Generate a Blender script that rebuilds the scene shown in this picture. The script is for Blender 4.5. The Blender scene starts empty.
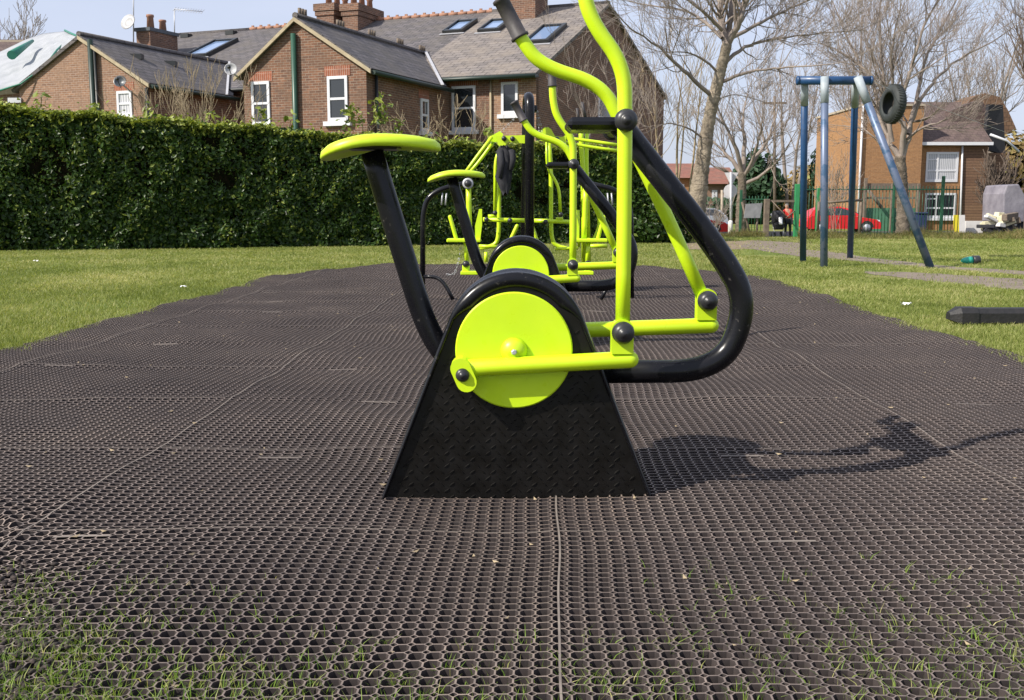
import bpy, math, random
import numpy as np
from mathutils import Vector, noise
random.seed(7); rng = np.random.default_rng(7)
R = math.radians
scene = bpy.context.scene
col = scene.collection

# ------------------------------------------------------------------ camera maths
F = 1040.0; TH = math.atan(147/F); CT, ST = math.cos(TH), math.sin(TH); H = 0.92
def ray(px, py):
    dx = (px-512)/F; dy = (350-py)/F
    return Vector((dx, CT+dy*ST, -ST+dy*CT))
CAM = Vector((0, 0, H))
def P(px, py, Y):
    d = ray(px, py); return CAM + d*(Y/d.y)
def G(px, py, z=0.0):
    d = ray(px, py); return CAM + d*((z-H)/d.z)
def hit(px, py, O, n):
    d = ray(px, py); return CAM + d*((O-CAM).dot(n)/d.dot(n))

def gz(x, y):
    """ground height"""
    if y < 29: return -0.02
    if y < 48: return -0.02 - 0.63*(y-29)/19
    return -0.65

# ------------------------------------------------------------------ object helpers
def tag(o, label=None, cat=None, group=None, kind=None):
    if label: o['label'] = label
    if cat: o['category'] = cat
    if group: o['group'] = group
    if kind: o['kind'] = kind
    return o
def empty(name, loc, label, cat, group=None):
    o = bpy.data.objects.new(name, None); col.objects.link(o)
    o.location = Vector(loc); o.empty_display_size = .1
    return tag(o, label, cat, group)
def wloc(o):
    l = Vector((0, 0, 0))
    while o is not None: l += o.location; o = o.parent
    return l
def copy_tree(o, parent=None):
    c = o.copy(); col.objects.link(c); c.parent = parent
    for ch in list(o.children): copy_tree(ch, c)
    return c

class MB:
    def __init__(s): s.v = []; s.f = []; s.sm = []; s.mi = []
    def add(s, vs, fs, smooth=False, mi=0):
        b = len(s.v); s.v += [Vector(p) for p in vs]
        for f in fs: s.f.append([b+i for i in f]); s.sm.append(smooth); s.mi.append(mi)
    def box(s, c, d, rz=0, mi=0, bev=0.0, rx=0, ry=0):
        """box centred c with full size d; chamfered by bev"""
        hx, hy, hz = d[0]/2, d[1]/2, d[2]/2
        from mathutils import Euler
        M = Euler((rx, ry, rz)).to_matrix(); c = Vector(c)
        if bev <= 0:
            vs = [Vector((x, y, z)) for x in (-hx, hx) for y in (-hy, hy) for z in (-hz, hz)]
            fs = [(0,1,3,2),(4,6,7,5),(0,4,5,1),(2,3,7,6),(0,2,6,4),(1,5,7,3)]
        else:
            b = min(bev, hx*.9, hy*.9, hz*.9); vs = []; idx = {}
            for sx in (-1, 1):
                for sy in (-1, 1):
                    for sz in (-1, 1):
                        idx[(sx,sy,sz,0)] = len(vs); vs.append(Vector((sx*hx, sy*(hy-b), sz*(hz-b))))
                        idx[(sx,sy,sz,1)] = len(vs); vs.append(Vector((sx*(hx-b), sy*hy, sz*(hz-b))))
                        idx[(sx,sy,sz,2)] = len(vs); vs.append(Vector((sx*(hx-b), sy*(hy-b), sz*hz)))
            fs = []
            for a in range(3):
                o1, o2 = [k for k in range(3) if k != a]
                for sg in (-1, 1):
                    q = []
                    for (p1, p2) in ((-1,-1),(1,-1),(1,1),(-1,1)):
                        t = [0,0,0]; t[a] = sg; t[o1] = p1; t[o2] = p2; q.append(idx[(t[0],t[1],t[2],a)])
                    fs.append(q)
            for a in range(3):      # edges parallel to axis a
                o1, o2 = [k for k in range(3) if k != a]
                for p1 in (-1, 1):
                    for p2 in (-1, 1):
                        q = []
                        for (sa, w) in ((-1, o1), (-1, o2), (1, o2), (1, o1)):
                            t = [0,0,0]; t[a] = sa; t[o1] = p1; t[o2] = p2; q.append(idx[(t[0],t[1],t[2],w)])
                        fs.append(q)
            for sx in (-1, 1):
                for sy in (-1, 1):
                    for sz in (-1, 1): fs.append([idx[(sx,sy,sz,k)] for k in range(3)])
            # orient outward
            g = []
            for f in fs:
                n = (vs[f[1]]-vs[f[0]]).cross(vs[f[2]]-vs[f[0]]); cc = sum((vs[i] for i in f), Vector())/len(f)
                g.append(list(f) if n.dot(cc) > 0 else list(f)[::-1])
            fs = g
        s.add([c + M @ v for v in vs], fs, False, mi)
    def tube(s, pts, r, n=12, cap='flat', mi=0, smooth=True):
        pts = [Vector(p) for p in pts]
        rs = r if isinstance(r, (list, tuple)) else [r]*len(pts)
        if cap == 'dome':
            d0 = (pts[0]-pts[1]).normalized(); d1 = (pts[-1]-pts[-2]).normalized()
            pre = [(pts[0]+d0*rs[0]*math.sin(a), rs[0]*math.cos(a)) for a in (1.5, 1.1, .75, .38)]
            post = [(pts[-1]+d1*rs[-1]*math.sin(a), rs[-1]*math.cos(a)) for a in (.38, .75, 1.1, 1.5)]
            rs = [a[1] for a in pre]+list(rs)+[a[1] for a in post]
            pts = [a[0] for a in pre]+pts+[a[0] for a in post]
        N = len(pts); b = len(s.v)
        t = (pts[1]-pts[0]).normalized()
        x = t.orthogonal().normalized()
        for i in range(N):
            if i == 0: t = (pts[1]-pts[0])
            elif i == N-1: t = (pts[-1]-pts[-2])
            else: t = (pts[i+1]-pts[i]).normalized()+(pts[i]-pts[i-1]).normalized()
            if t.length < 1e-9: t = Vector((0, 0, 1))
            t.normalize(); x = (x - t*x.dot(t)).normalized(); y = t.cross(x)
            for k in range(n):
                a = 2*math.pi*k/n; s.v.append(pts[i]+(x*math.cos(a)+y*math.sin(a))*rs[i])
        for i in range(N-1):
            for k in range(n):
                k2 = (k+1) % n
                s.f.append([b+i*n+k, b+i*n+k2, b+(i+1)*n+k2, b+(i+1)*n+k]); s.sm.append(smooth); s.mi.append(mi)
        s.f.append([b+k for k in range(n)][::-1]); s.sm.append(False); s.mi.append(mi)
        s.f.append([b+(N-1)*n+k for k in range(n)]); s.sm.append(False); s.mi.append(mi)
    def lathe(s, c, axis, prof, n=24, mi=0, smooth=True):
        """prof: list of (distance along axis, radius)"""
        c = Vector(c); ax = Vector(axis).normalized(); x = ax.orthogonal().normalized(); y = ax.cross(x); b = len(s.v)
        for (d, r) in prof:
            for k in range(n):
                a = 2*math.pi*k/n; s.v.append(c+ax*d+(x*math.cos(a)+y*math.sin(a))*max(r, 1e-5))
        for i in range(len(prof)-1):
            for k in range(n):
                k2 = (k+1) % n
                s.f.append([b+i*n+k, b+i*n+k2, b+(i+1)*n+k2, b+(i+1)*n+k]); s.sm.append(smooth); s.mi.append(mi)
        s.f.append([b+k for k in range(n)][::-1]); s.sm.append(False); s.mi.append(mi)
        s.f.append([b+(len(prof)-1)*n+k for k in range(n)]); s.sm.append(False); s.mi.append(mi)
    def ball(s, c, r, n=16, mi=0, sq=(1,1,1)):
        c = Vector(c); b = len(s.v); m = n//2
        for i in range(m+1):
            a = math.pi*i/m
            for k in range(n):
                p = 2*math.pi*k/n
                s.v.append(c+Vector((r*sq[0]*math.sin(a)*math.cos(p)+1e-6*k, r*sq[1]*math.sin(a)*math.sin(p), r*sq[2]*math.cos(a))))
        for i in range(m):
            for k in range(n):
                k2 = (k+1) % n
                s.f.append([b+i*n+k, b+(i+1)*n+k, b+(i+1)*n+k2, b+i*n+k2]); s.sm.append(True); s.mi.append(mi)
    def prism(s, poly, thick, mi=0):
        """poly: list of 3D points (planar); thick: vector"""
        poly = [Vector(p) for p in poly]; th = Vector(thick); n = len(poly)
        nn = sum(((poly[i]-poly[0]).cross(poly[(i+1) % n]-poly[0]) for i in range(1, n-1)), Vector())
        if nn.dot(th) > 0: poly = poly[::-1]
        vs = poly+[p+th for p in poly]
        fs = [list(range(n)), list(range(n, 2*n))[::-1]]+[[i, n+i, n+(i+1) % n, (i+1) % n] for i in range(n)]
        s.add(vs, fs, False, mi)
    def build(s, name, mats, parent=None, label=None):
        if not isinstance(mats, (list, tuple)): mats = [mats]
        off = wloc(parent) if parent else Vector((0, 0, 0))
        me = bpy.data.meshes.new(name)
        me.from_pydata([tuple(v-off) for v in s.v], [], s.f)
        me.polygons.foreach_set('use_smooth', s.sm); me.polygons.foreach_set('material_index', s.mi)
        for m in mats: me.materials.append(m)
        uv = me.uv_layers.new(name='UVMap'); co = s.v; dat = []
        for f in s.f:
            n = Vector()
            for i in range(1, len(f)-1): n += (co[f[i]]-co[f[0]]).cross(co[f[i+1]]-co[f[0]])
            if n.length < 1e-12: n = Vector((0, 0, 1))
            n.normalize()
            t = Vector((0, 0, 1)).cross(n)
            t = Vector((1, 0, 0)) if t.length < .02 else t.normalized()
            bb = n.cross(t)
            for i in f: dat += [co[i].dot(t), co[i].dot(bb)]
        uv.data.foreach_set('uv', dat)
        me.update()
        o = bpy.data.objects.new(name, me); col.objects.link(o)
        if parent: o.parent = parent
        if label: o['label'] = label
        return o

def np_mesh(name, verts, faces, mats, parent=None, mi=None, attr=None, smooth=False):
    off = wloc(parent) if parent else Vector((0, 0, 0))
    verts = np.asarray(verts, dtype=np.float32) - np.array(off, dtype=np.float32)
    faces = np.asarray(faces, dtype=np.int32); k = faces.shape[1]; nf = len(faces)
    me = bpy.data.meshes.new(name)
    me.vertices.add(len(verts)); me.vertices.foreach_set('co', verts.ravel())
    me.loops.add(nf*k); me.loops.foreach_set('vertex_index', faces.ravel())
    me.polygons.add(nf)
    me.polygons.foreach_set('loop_start', np.arange(0, nf*k, k, dtype=np.int32))
    me.polygons.foreach_set('loop_total', np.full(nf, k, dtype=np.int32))
    for m in (mats if isinstance(mats, list) else [mats]): me.materials.append(m)
    if mi is not None: me.polygons.foreach_set('material_index', np.asarray(mi, dtype=np.int32))
    me.polygons.foreach_set('use_smooth', np.full(nf, smooth, dtype=bool))
    if attr is not None:
        a = me.attributes.new('rnd', 'FLOAT', 'POINT'); a.data.foreach_set('value', np.asarray(attr, dtype=np.float32))
    me.update(calc_edges=True)
    o = bpy.data.objects.new(name, me); col.objects.link(o)
    if parent: o.parent = parent
    return o

def fil(pts, r=.05, n=6):
    """round the corners of a polyline"""
    pts = [Vector(p) for p in pts]
    if len(pts) < 3: return pts
    out = [pts[0]]
    for i in range(1, len(pts)-1):
        a, b, c = pts[i-1], pts[i], pts[i+1]
        da = min(r, (a-b).length*.48); dc = min(r, (c-b).length*.48)
        p0 = b+(a-b).normalized()*da; p2 = b+(c-b).normalized()*dc
        for k in range(n+1):
            t = k/n; out.append(p0*(1-t)**2+b*2*t*(1-t)+p2*t*t)
    out.append(pts[-1]); return out

# ------------------------------------------------------------------ materials
def mat(name, base=(.5,.5,.5), rough=.6, metal=0, spec=None):
    m = bpy.data.materials.new(name); m.use_nodes = True
    b = m.node_tree.nodes['Principled BSDF']
    b.inputs['Base Color'].default_value = (*base, 1); b.inputs['Roughness'].default_value = rough
    b.inputs['Metallic'].default_value = metal
    if spec is not None: b.inputs['Specular IOR Level'].default_value = spec
    return m
class NT:
    def __init__(s, m): s.t = m.node_tree; s.b = s.t.nodes['Principled BSDF']; s.out = s.t.nodes['Material Output']
    def n(s, typ, **kw):
        nd = s.t.nodes.new(typ)
        for k, v in kw.items():
            if k in nd.inputs: nd.inputs[k].default_value = v
            else: setattr(nd, k, v)
        return nd
    def l(s, a, b): s.t.links.new(a, b)
    def coord(s, kind='Object'): return s.n('ShaderNodeTexCoord').outputs[kind]
    def noise(s, scale, detail=4, vec=None, rough=.55):
        nd = s.n('ShaderNodeTexNoise'); nd.inputs['Scale'].default_value = scale; nd.inputs['Detail'].default_value = detail
        nd.inputs['Roughness'].default_value = rough
        s.l(vec if vec is not None else s.coord(), nd.inputs['Vector']); return nd.outputs['Fac']
    def ramp(s, fac, stops):
        nd = s.n('ShaderNodeValToRGB'); cr = nd.color_ramp
        while len(cr.elements) > 1: cr.elements.remove(cr.elements[-1])
        for i, (p, c) in enumerate(stops):
            e = cr.elements[0] if i == 0 else cr.elements.new(p)
            e.position = p; e.color = (*c, 1) if len(c) == 3 else c
        s.l(fac, nd.inputs['Fac']); return nd.outputs['Color']
    def mix(s, fac, a, b, mode='MIX'):
        nd = s.n('ShaderNodeMix', data_type='RGBA', blend_type=mode)
        for inp, v in ((nd.inputs[0], fac), (nd.inputs[6], a), (nd.inputs[7], b)):
            if isinstance(v, (int, float)): inp.default_value = v
            elif isinstance(v, tuple): inp.default_value = (*v, 1)
            else: s.l(v, inp)
        return nd.outputs[2]
    def bump(s, h, strength=.3, dist=.01):
        nd = s.n('ShaderNodeBump'); nd.inputs['Strength'].default_value = strength; nd.inputs['Distance'].default_value = dist
        s.l(h, nd.inputs['Height']); s.l(nd.outputs['Normal'], s.b.inputs['Normal'])
def noisy(name, c1, c2, scale, rough=.7, bump=0, bd=.01, metal=0, r2=None, spec=None):
    m = mat(name, c1, rough, metal, spec); t = NT(m); f = t.noise(scale, 6)
    t.l(t.ramp(f, [(.3, c1), (.7, c2)]), t.b.inputs['Base Color'])
    if r2 is not None: t.l(t.ramp(t.noise(scale*2.3, 5), [(.35, (rough,)*3), (.7, (r2,)*3)]), t.b.inputs['Roughness'])
    if bump: t.bump(t.noise(scale*3, 5), bump, bd)
    return m
def brick(name, c1, c2, mortar, w=.225, h=.075, ms=.012, rough=.9, weather=(.5,.5,.5), wf=.25, bias=0, off=.5):
    m = mat(name, c1, rough, spec=.2); t = NT(m); uv = t.coord('UV')
    b = t.n('ShaderNodeTexBrick'); b.offset = off
    t.l(uv, b.inputs['Vector'])
    for k, v in (('Color1', (*c1, 1)), ('Color2', (*c2, 1)), ('Mortar', (*mortar, 1)), ('Scale', 1.0), ('Mortar Size', ms/2*1.2), ('Mortar Smooth', .1), ('Bias', bias), ('Brick Width', w), ('Row Height', h)):
        b.inputs[k].default_value = v
    f = t.noise(1.1, 6, uv); f2 = t.noise(9, 3, uv)
    c = t.mix(t.ramp(f, [(.42, (0,0,0)), (.68, (wf*2,)*3)]), b.outputs['Color'], weather)
    c = t.mix(.5, c, t.ramp(f2, [(.3, (.62,.62,.62)), (.7, (1.25,1.25,1.25))]), 'MULTIPLY')
    t.l(c, t.b.inputs['Base Color']); t.bump(b.outputs['Fac'], -.4, .01)
    return m

GREEN = (.60, .82, .014)
M = {}
def green_paint():
    m = mat('lime_gloss_paint', GREEN, .28); t = NT(m)
    base = t.ramp(t.noise(5, 6), [(.3, (.53,.76,.015)), (.7, (.62,.83,.016))])
    sp = t.mix(1.0, t.ramp(t.noise(150, 5, rough=.75), [(.67, (0,0,0)), (.71, (1,1,1))]), t.ramp(t.noise(9, 3), [(.45, (0,0,0)), (.6, (1,1,1))]), 'MULTIPLY')
    t.l(t.mix(sp, base, (.16,.19,.03)), t.b.inputs['Base Color'])
    t.l(t.ramp(t.noise(12, 6), [(.35, (.22,)*3), (.7, (.46,)*3)]), t.b.inputs['Roughness']); t.bump(t.noise(90, 3), .06, .002)
    return m
M['green'] = green_paint()
M['seat'] = noisy('lime_plastic', (.52, .72, .02), (.60, .80, .03), 9, .42, .1, .002)
def black_paint():
    m = mat('black_gloss_paint', (.006,.006,.007), .2, spec=.28); t = NT(m)
    sc = t.ramp(t.noise(55, 4, rough=.7), [(.62, (0,0,0)), (.70, (1,1,1))])
    big = t.ramp(t.noise(7, 3), [(.45, (0,0,0)), (.62, (1,1,1))])
    k = t.mix(1.0, sc, big, 'MULTIPLY')
    t.l(t.mix(k, (.007,.007,.009), (.11,.10,.09)), t.b.inputs['Base Color'])
    t.l(t.ramp(t.noise(14, 5), [(.35, (.16,)*3), (.7, (.38,)*3)]), t.b.inputs['Roughness'])
    return m
M['black'] = black_paint()
M['plate'] = noisy('black_checker_plate', (.004,.0036,.003), (.008,.007,.006), 9, .30, .15, .002, r2=.5, spec=.30)
M['blackplastic'] = noisy('black_plastic_cap', (.02,.02,.022), (.03,.03,.033), 30, .38)
M['grip'] = noisy('dark_rubber_grip', (.035,.03,.032), (.055,.048,.05), 60, .6, .3, .002)
M['steel'] = noisy('galvanised_steel', (.40,.41,.43), (.55,.55,.57), 20, .5, metal=.35)
M['sleeve'] = noisy('pale_worn_paint', (.26,.31,.34), (.38,.42,.45), 9, .6)
M['blue'] = noisy('blue_painted_steel', (.010,.045,.12), (.016,.065,.17), 8, .35, r2=.5)
def worn_blue():
    m = mat('worn_blue_steel', (.1,.1,.2), .45); t = NT(m)
    f = t.ramp(t.noise(5, 6), [(.44, (0,0,0)), (.5, (1,1,1))])
    t.l(t.mix(f, (.05,.10,.18), (.13,.165,.25)), t.b.inputs['Base Color'])
    t.b.inputs['Metallic'].default_value = .3
    return m
M['wornblue'] = worn_blue()
M['tyre'] = noisy('tyre_rubber', (.02,.023,.022), (.035,.042,.04), 12, .7, .3, .004)
M['white'] = noisy('white_frame_paint', (.60,.61,.65), (.68,.68,.70), 5, .4)
M['render'] = noisy('white_render', (.6,.58,.56), (.72,.7,.68), 2, .8)
M['greenpipe'] = noisy('dark_green_pipe', (.02,.07,.045), (.03,.09,.06), 3, .4)
M['gutter'] = noisy('dark_gutter_paint', (.010,.026,.018), (.018,.035,.026), 3, .45)
M['blackpipe'] = noisy('black_pipe', (.015,.02,.02), (.03,.03,.03), 3, .4)
M['barge'] = noisy('pale_timber_barge_board', (.30,.24,.15), (.42,.35,.23), 6, .7)
M['lead'] = noisy('lead_flashing', (.32,.32,.34), (.42,.42,.44), 6, .5)
M['greyplastic'] = noisy('grey_dish', (.3,.3,.3), (.42,.42,.43), 8, .5)
M['darkdish'] = noisy('dark_dish', (.05,.06,.07), (.08,.09,.1), 8, .4)
M['terracotta'] = noisy('terracotta', (.26,.12,.075), (.36,.20,.13), 9, .8)
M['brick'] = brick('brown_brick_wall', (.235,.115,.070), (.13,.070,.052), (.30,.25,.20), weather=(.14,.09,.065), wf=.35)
M['brickpink'] = brick('pale_red_brick_wall', (.29,.165,.105), (.20,.115,.08), (.36,.29,.24), weather=(.26,.17,.12), wf=.35)
M['brickred'] = brick('orange_red_lintel_brick', (.29,.11,.065), (.22,.08,.05), (.4,.3,.25), w=.075, h=.225, off=0, weather=(.4,.12,.06))
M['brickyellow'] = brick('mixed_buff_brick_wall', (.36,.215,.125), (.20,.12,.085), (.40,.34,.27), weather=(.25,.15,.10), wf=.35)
M['brickorange'] = brick('orange_brick_wall', (.38,.195,.085), (.29,.145,.065), (.34,.24,.15), weather=(.30,.17,.09), wf=.35)
M['clad'] = brick('brown_tile_hanging', (.22,.135,.085), (.17,.10,.065), (.06,.04,.03), w=30, h=.16, ms=.02, weather=(.14,.08,.06))
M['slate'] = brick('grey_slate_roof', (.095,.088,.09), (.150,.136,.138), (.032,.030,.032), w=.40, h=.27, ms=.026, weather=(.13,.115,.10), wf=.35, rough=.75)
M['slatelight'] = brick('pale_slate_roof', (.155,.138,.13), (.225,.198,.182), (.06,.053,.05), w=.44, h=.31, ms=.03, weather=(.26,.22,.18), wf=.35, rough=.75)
M['tile'] = brick('brown_tile_roof', (.10,.072,.068), (.14,.10,.092), (.04,.03,.03), w=.3, h=.25, ms=.02, weather=(.16,.12,.10), rough=.8)
M['browntile'] = brick('warm_brown_tile_roof', (.20,.12,.075), (.15,.09,.06), (.06,.04,.03), w=.3, h=.25, ms=.02, weather=(.17,.11,.07))
M['redtile'] = brick('red_tile_roof', (.24,.13,.10), (.19,.10,.08), (.2,.09,.07), w=.3, h=.25, weather=(.3,.1,.07))
def glass(name, c, rough=.06):
    m = mat(name, c, rough, spec=.9); return m
M['glass'] = glass('dark_window_glass', (.02,.025,.03))
M['skyglass'] = mat('skylight_glass', (.20,.29,.46), .12, spec=1.0)
def curtain():
    m = mat('net_curtain_behind_glass', (.5,.5,.5), .25, spec=.7); t = NT(m)
    w = t.n('ShaderNodeTexWave'); w.inputs['Scale'].default_value = 3; w.inputs['Distortion'].default_value = 1.5; t.l(t.coord(), w.inputs['Vector'])
    t.l(t.ramp(w.outputs['Fac'], [(0, (.30,.31,.34)), (1, (.6,.6,.62))]), t.b.inputs['Base Color']); return m
M['curtain'] = curtain()
M['tarp'] = noisy('white_tarpaulin', (.27,.285,.30), (.36,.37,.39), 1.5, .7, .5, .06)
M['tarpgreen'] = noisy('green_tarpaulin_edge', (.02,.15,.10), (.03,.20,.14), 3, .5)
M['barklight'] = noisy('pale_bark', (.13,.105,.078), (.36,.30,.22), 5, .95, .9, .05)
M['bark'] = noisy('grey_brown_bark', (.085,.068,.052), (.21,.17,.13), 5, .95, .9, .05)
M['twig'] = noisy('twig_bark', (.19,.155,.135), (.33,.275,.235), 3, .9)
M['twigdark'] = noisy('dark_twig_bark', (.10,.075,.06), (.17,.13,.10), 3, .9)
M['twigtan'] = noisy('tan_twig_bark', (.24,.185,.11), (.38,.30,.19), 3, .9)
M['timber'] = noisy('weathered_timber', (.12,.09,.07), (.2,.16,.12), 8, .9, .4, .01)
M['timberpale'] = noisy('pale_timber', (.33,.27,.2), (.42,.36,.28), 8, .9)
M['fence'] = noisy('dark_green_fence_paint', (.015,.075,.04), (.02,.10,.05), 4, .45)
M['greenpost'] = noisy('green_post_paint', (.03,.22,.08), (.04,.27,.10), 4, .4)
M['greenpanel'] = noisy('green_board', (.06,.17,.10), (.08,.21,.12), 3, .7)
M['carred'] = mat('red_car_paint', (.62,.015,.02), .25)
M['carsilver'] = mat('silver_car_paint', (.5,.53,.58), .3, .4)
M['carwhite'] = mat('white_car_paint', (.75,.76,.8), .3)
M['headlight'] = mat('headlight_lens', (.7,.72,.75), .15)
M['rim'] = mat('alloy_rim', (.55,.56,.58), .35, .6)
M['skin'] = mat('skin', (.5,.27,.19), .6)
M['hair'] = mat('grey_hair', (.3,.26,.22), .8)
M['redcloth'] = mat('red_cloth', (.6,.035,.03), .85)
M['darkcloth'] = noisy('dark_cloth', (.015,.015,.02), (.03,.03,.035), 12, .9, .3, .01)
M['signgrey'] = noisy('grey_sign_board', (.2,.2,.21), (.28,.28,.29), 6, .6)
M['signback'] = noisy('pale_sign_back', (.55,.53,.55), (.62,.6,.62), 6, .5)
M['tissue'] = mat('white_tissue', (.8,.8,.8), .9)
M['teal'] = mat('teal_plastic', (.03,.36,.27), .35)
M['blackbeam'] = noisy('black_recycled_plastic', (.010,.010,.010), (.02,.018,.018), 14, .62, .4, .01)
M['tarpgrey'] = noisy('grey_cover_sheet', (.15,.14,.17), (.27,.255,.29), 1.6, .7, .4, .04)
M['yellow'] = mat('yellow_board', (.75,.62,.03), .5)
M['cream'] = noisy('cream_sheet', (.55,.5,.32), (.7,.66,.5), 2, .7, .4, .05)
M['bluebin'] = mat('blue_bin_plastic', (.02,.035,.09), .5)

def leafmat(name, c1, c2, c3, rough=.35, trans=.25):
    m = mat(name, c1, rough, spec=.3); t = NT(m)
    a = t.n('ShaderNodeAttribute', attribute_name='rnd')
    c = t.ramp(a.outputs['Fac'], [(0, c1), (.55, c2), (1, c3)])
    t.l(c, t.b.inputs['Base Color'])
    tr = t.n('ShaderNodeBsdfTranslucent'); t.l(t.mix(1.0, c, (1.3,1.3,.6), 'MULTIPLY'), tr.inputs['Color'])
    mx = t.n('ShaderNodeMixShader'); mx.inputs[0].default_value = trans
    t.l(t.b.outputs[0], mx.inputs[1]); t.l(tr.outputs[0], mx.inputs[2]); t.l(mx.outputs[0], t.out.inputs['Surface'])
    return m
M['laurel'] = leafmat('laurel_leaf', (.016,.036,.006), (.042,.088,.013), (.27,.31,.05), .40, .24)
M['hedgecore'] = noisy('hedge_inside_shade', (.003,.006,.002), (.014,.010,.006), 14, 1, .8, .05, spec=0)  # near-black: the shade between the leaves is put into this colour
M['grassblade'] = leafmat('grass_blade', (.12,.155,.030), (.245,.285,.075), (.46,.43,.20), .55, .35)
M['weedblade'] = leafmat('weed_grass_blade', (.07,.14,.02), (.19,.30,.04), (.50,.47,.2), .5, .35)
M['scrubblade'] = leafmat('scrub_blade', (.09,.12,.03), (.17,.17,.05), (.27,.20,.10), .8, .25)
M['conifer'] = leafmat('conifer_leaf', (.015,.04,.018), (.03,.07,.03), (.06,.11,.05), .6, .1)
M['brownleaf'] = leafmat('tan_leaf', (.18,.12,.05), (.28,.2,.08), (.3,.3,.1), .7, .2)

def lawn_mat():
    m = mat('lawn', (.1,.2,.03), .95, spec=.15); t = NT(m); co = t.coord()
    big = t.ramp(t.noise(.55, 5, co), [(.38, (.11,.155,.035)), (.5, (.18,.22,.055)), (.66, (.28,.26,.11))])
    fine = t.ramp(t.noise(38, 4, co), [(.3, (.5,.5,.45)), (.72, (1.3,1.3,1.2))])
    dirt = t.ramp(t.noise(.32, 6, co), [(.62, (0,0,0)), (.72, (.7,.7,.7))])
    c = t.mix(1.0, big, fine, 'MULTIPLY'); c = t.mix(dirt, c, (.17,.12,.07))
    t.l(c, t.b.inputs['Base Color']); t.bump(t.noise(40, 4, co), .8, .03)
    return m
M['lawn'] = lawn_mat()
M['soil'] = noisy('dark_soil', (.010,.008,.007), (.026,.020,.016), 14, 1, .8, .02)
M['path'] = noisy('worn_earth_path', (.15,.118,.09), (.22,.175,.135), 3, .95, .4, .01)
M['dirt'] = noisy('brown_bare_earth', (.17,.125,.085), (.25,.19,.12), 2.5, .95, .5, .02)
M['asphalt'] = noisy('asphalt', (.05,.05,.052), (.075,.073,.072), 3, .9, .3, .01)
def mat_rubber():
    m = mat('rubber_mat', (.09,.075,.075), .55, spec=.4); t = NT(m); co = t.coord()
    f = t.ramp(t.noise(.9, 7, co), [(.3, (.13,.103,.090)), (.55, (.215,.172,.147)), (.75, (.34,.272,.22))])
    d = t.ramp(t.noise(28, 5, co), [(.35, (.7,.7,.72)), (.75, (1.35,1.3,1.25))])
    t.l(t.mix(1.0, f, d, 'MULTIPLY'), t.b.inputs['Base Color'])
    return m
M['rubber'] = mat_rubber()
M['clod'] = noisy('crumbly_soil', (.018,.014,.013), (.075,.058,.05), 60, 1, .6, .005)
M['rubberwall'] = noisy('shade_toned_rubber_inside', (.022,.017,.017), (.058,.044,.041), 25, .8)  # hole walls toned darker than the tops, shade put into their colour
M['rubberseam'] = noisy('dusty_rubber_edge', (.13,.108,.095), (.25,.21,.175), 9, .9)

# ------------------------------------------------------------------ ground
def grid_sheet(name, poly_rows, mt, dz, kind='structure', parent=None):
    """poly_rows: list of (Y, xL, xR)"""
    vs, fs = [], []
    for (Y, a, b) in poly_rows: vs += [(a, Y, gz(0, Y)+dz), (b, Y, gz(0, Y)+dz)]
    for i in range(len(poly_rows)-1): fs.append((2*i, 2*i+1, 2*i+3, 2*i+2))
    o = np_mesh(name, vs, fs, mt); return tag(o, kind=kind)
grid_sheet('ground', [(y, -900, 900) for y in (-40, 0, 29, 48, 900)], M['lawn'], 0)

A0, A1 = -3.42, 2.9
YAW = .026
def inside_mat(a, b):
    xl = A0 + .035*np.sin(b*1.3)+.015*np.sin(b*4.3+1) + np.clip(b-13.3, 0, 9)*.38
    xr = A1 - .0*b + .035*np.sin(b*1.1+2)+.015*np.sin(b*4.1) - np.clip(b-6.5, 0, 20)*.012 - np.clip(b-13.2, 0, 9)*.5
    return (a > xl) & (a < xr) & (b < 16.0-.0*a-np.clip(a-0, 0, 9)*.22)
def warp(a, b):
    wa = .006*np.sin(b*2.3+a*1.1)+.004*np.sin(b*5.1-a*2.7+1)+.002*np.sin(b*9.7+a*3.1)
    wb = .010*np.sin(a*2.1+b*.9+.5)+.007*np.sin(a*4.3-b*1.3+2)+.003*np.sin(a*8.9+b*2.2)
    z = .007*np.sin(a*2.6+b*3.7)+.006*np.sin(b*6.28+.6*np.sin(a*2))+.004*np.sin(a*6.1-b*2.2)+.002*np.sin(a*13+b*11)
    sb = (b-.85) % 1.0; sb = np.minimum(sb, 1-sb); z = z + .006*np.exp(-(sb/.05)**2)
    sa = (a-.055) % 1.5; sa = np.minimum(sa, 1.5-sa); z = z + .006*np.exp(-(sa/.04)**2)
    far = np.clip((b-1.5)/4, 0, 1)
    wild = np.clip((-a-1.35)/.4, 0, 1)*np.clip((3.2-b)/.5, 0, 1)     # lifted muddy corner sheet
    z = z*(.35+.65*far) + wild*(.013*np.sin(a*43+b*27)+.012*np.sin(a*61-b*67)+.012*np.sin(a*93+b*81))
    z = np.maximum(z, -.010+.003*np.sin(a*9+b*5))
    return a+wa+YAW*b, b+wb, z
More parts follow.
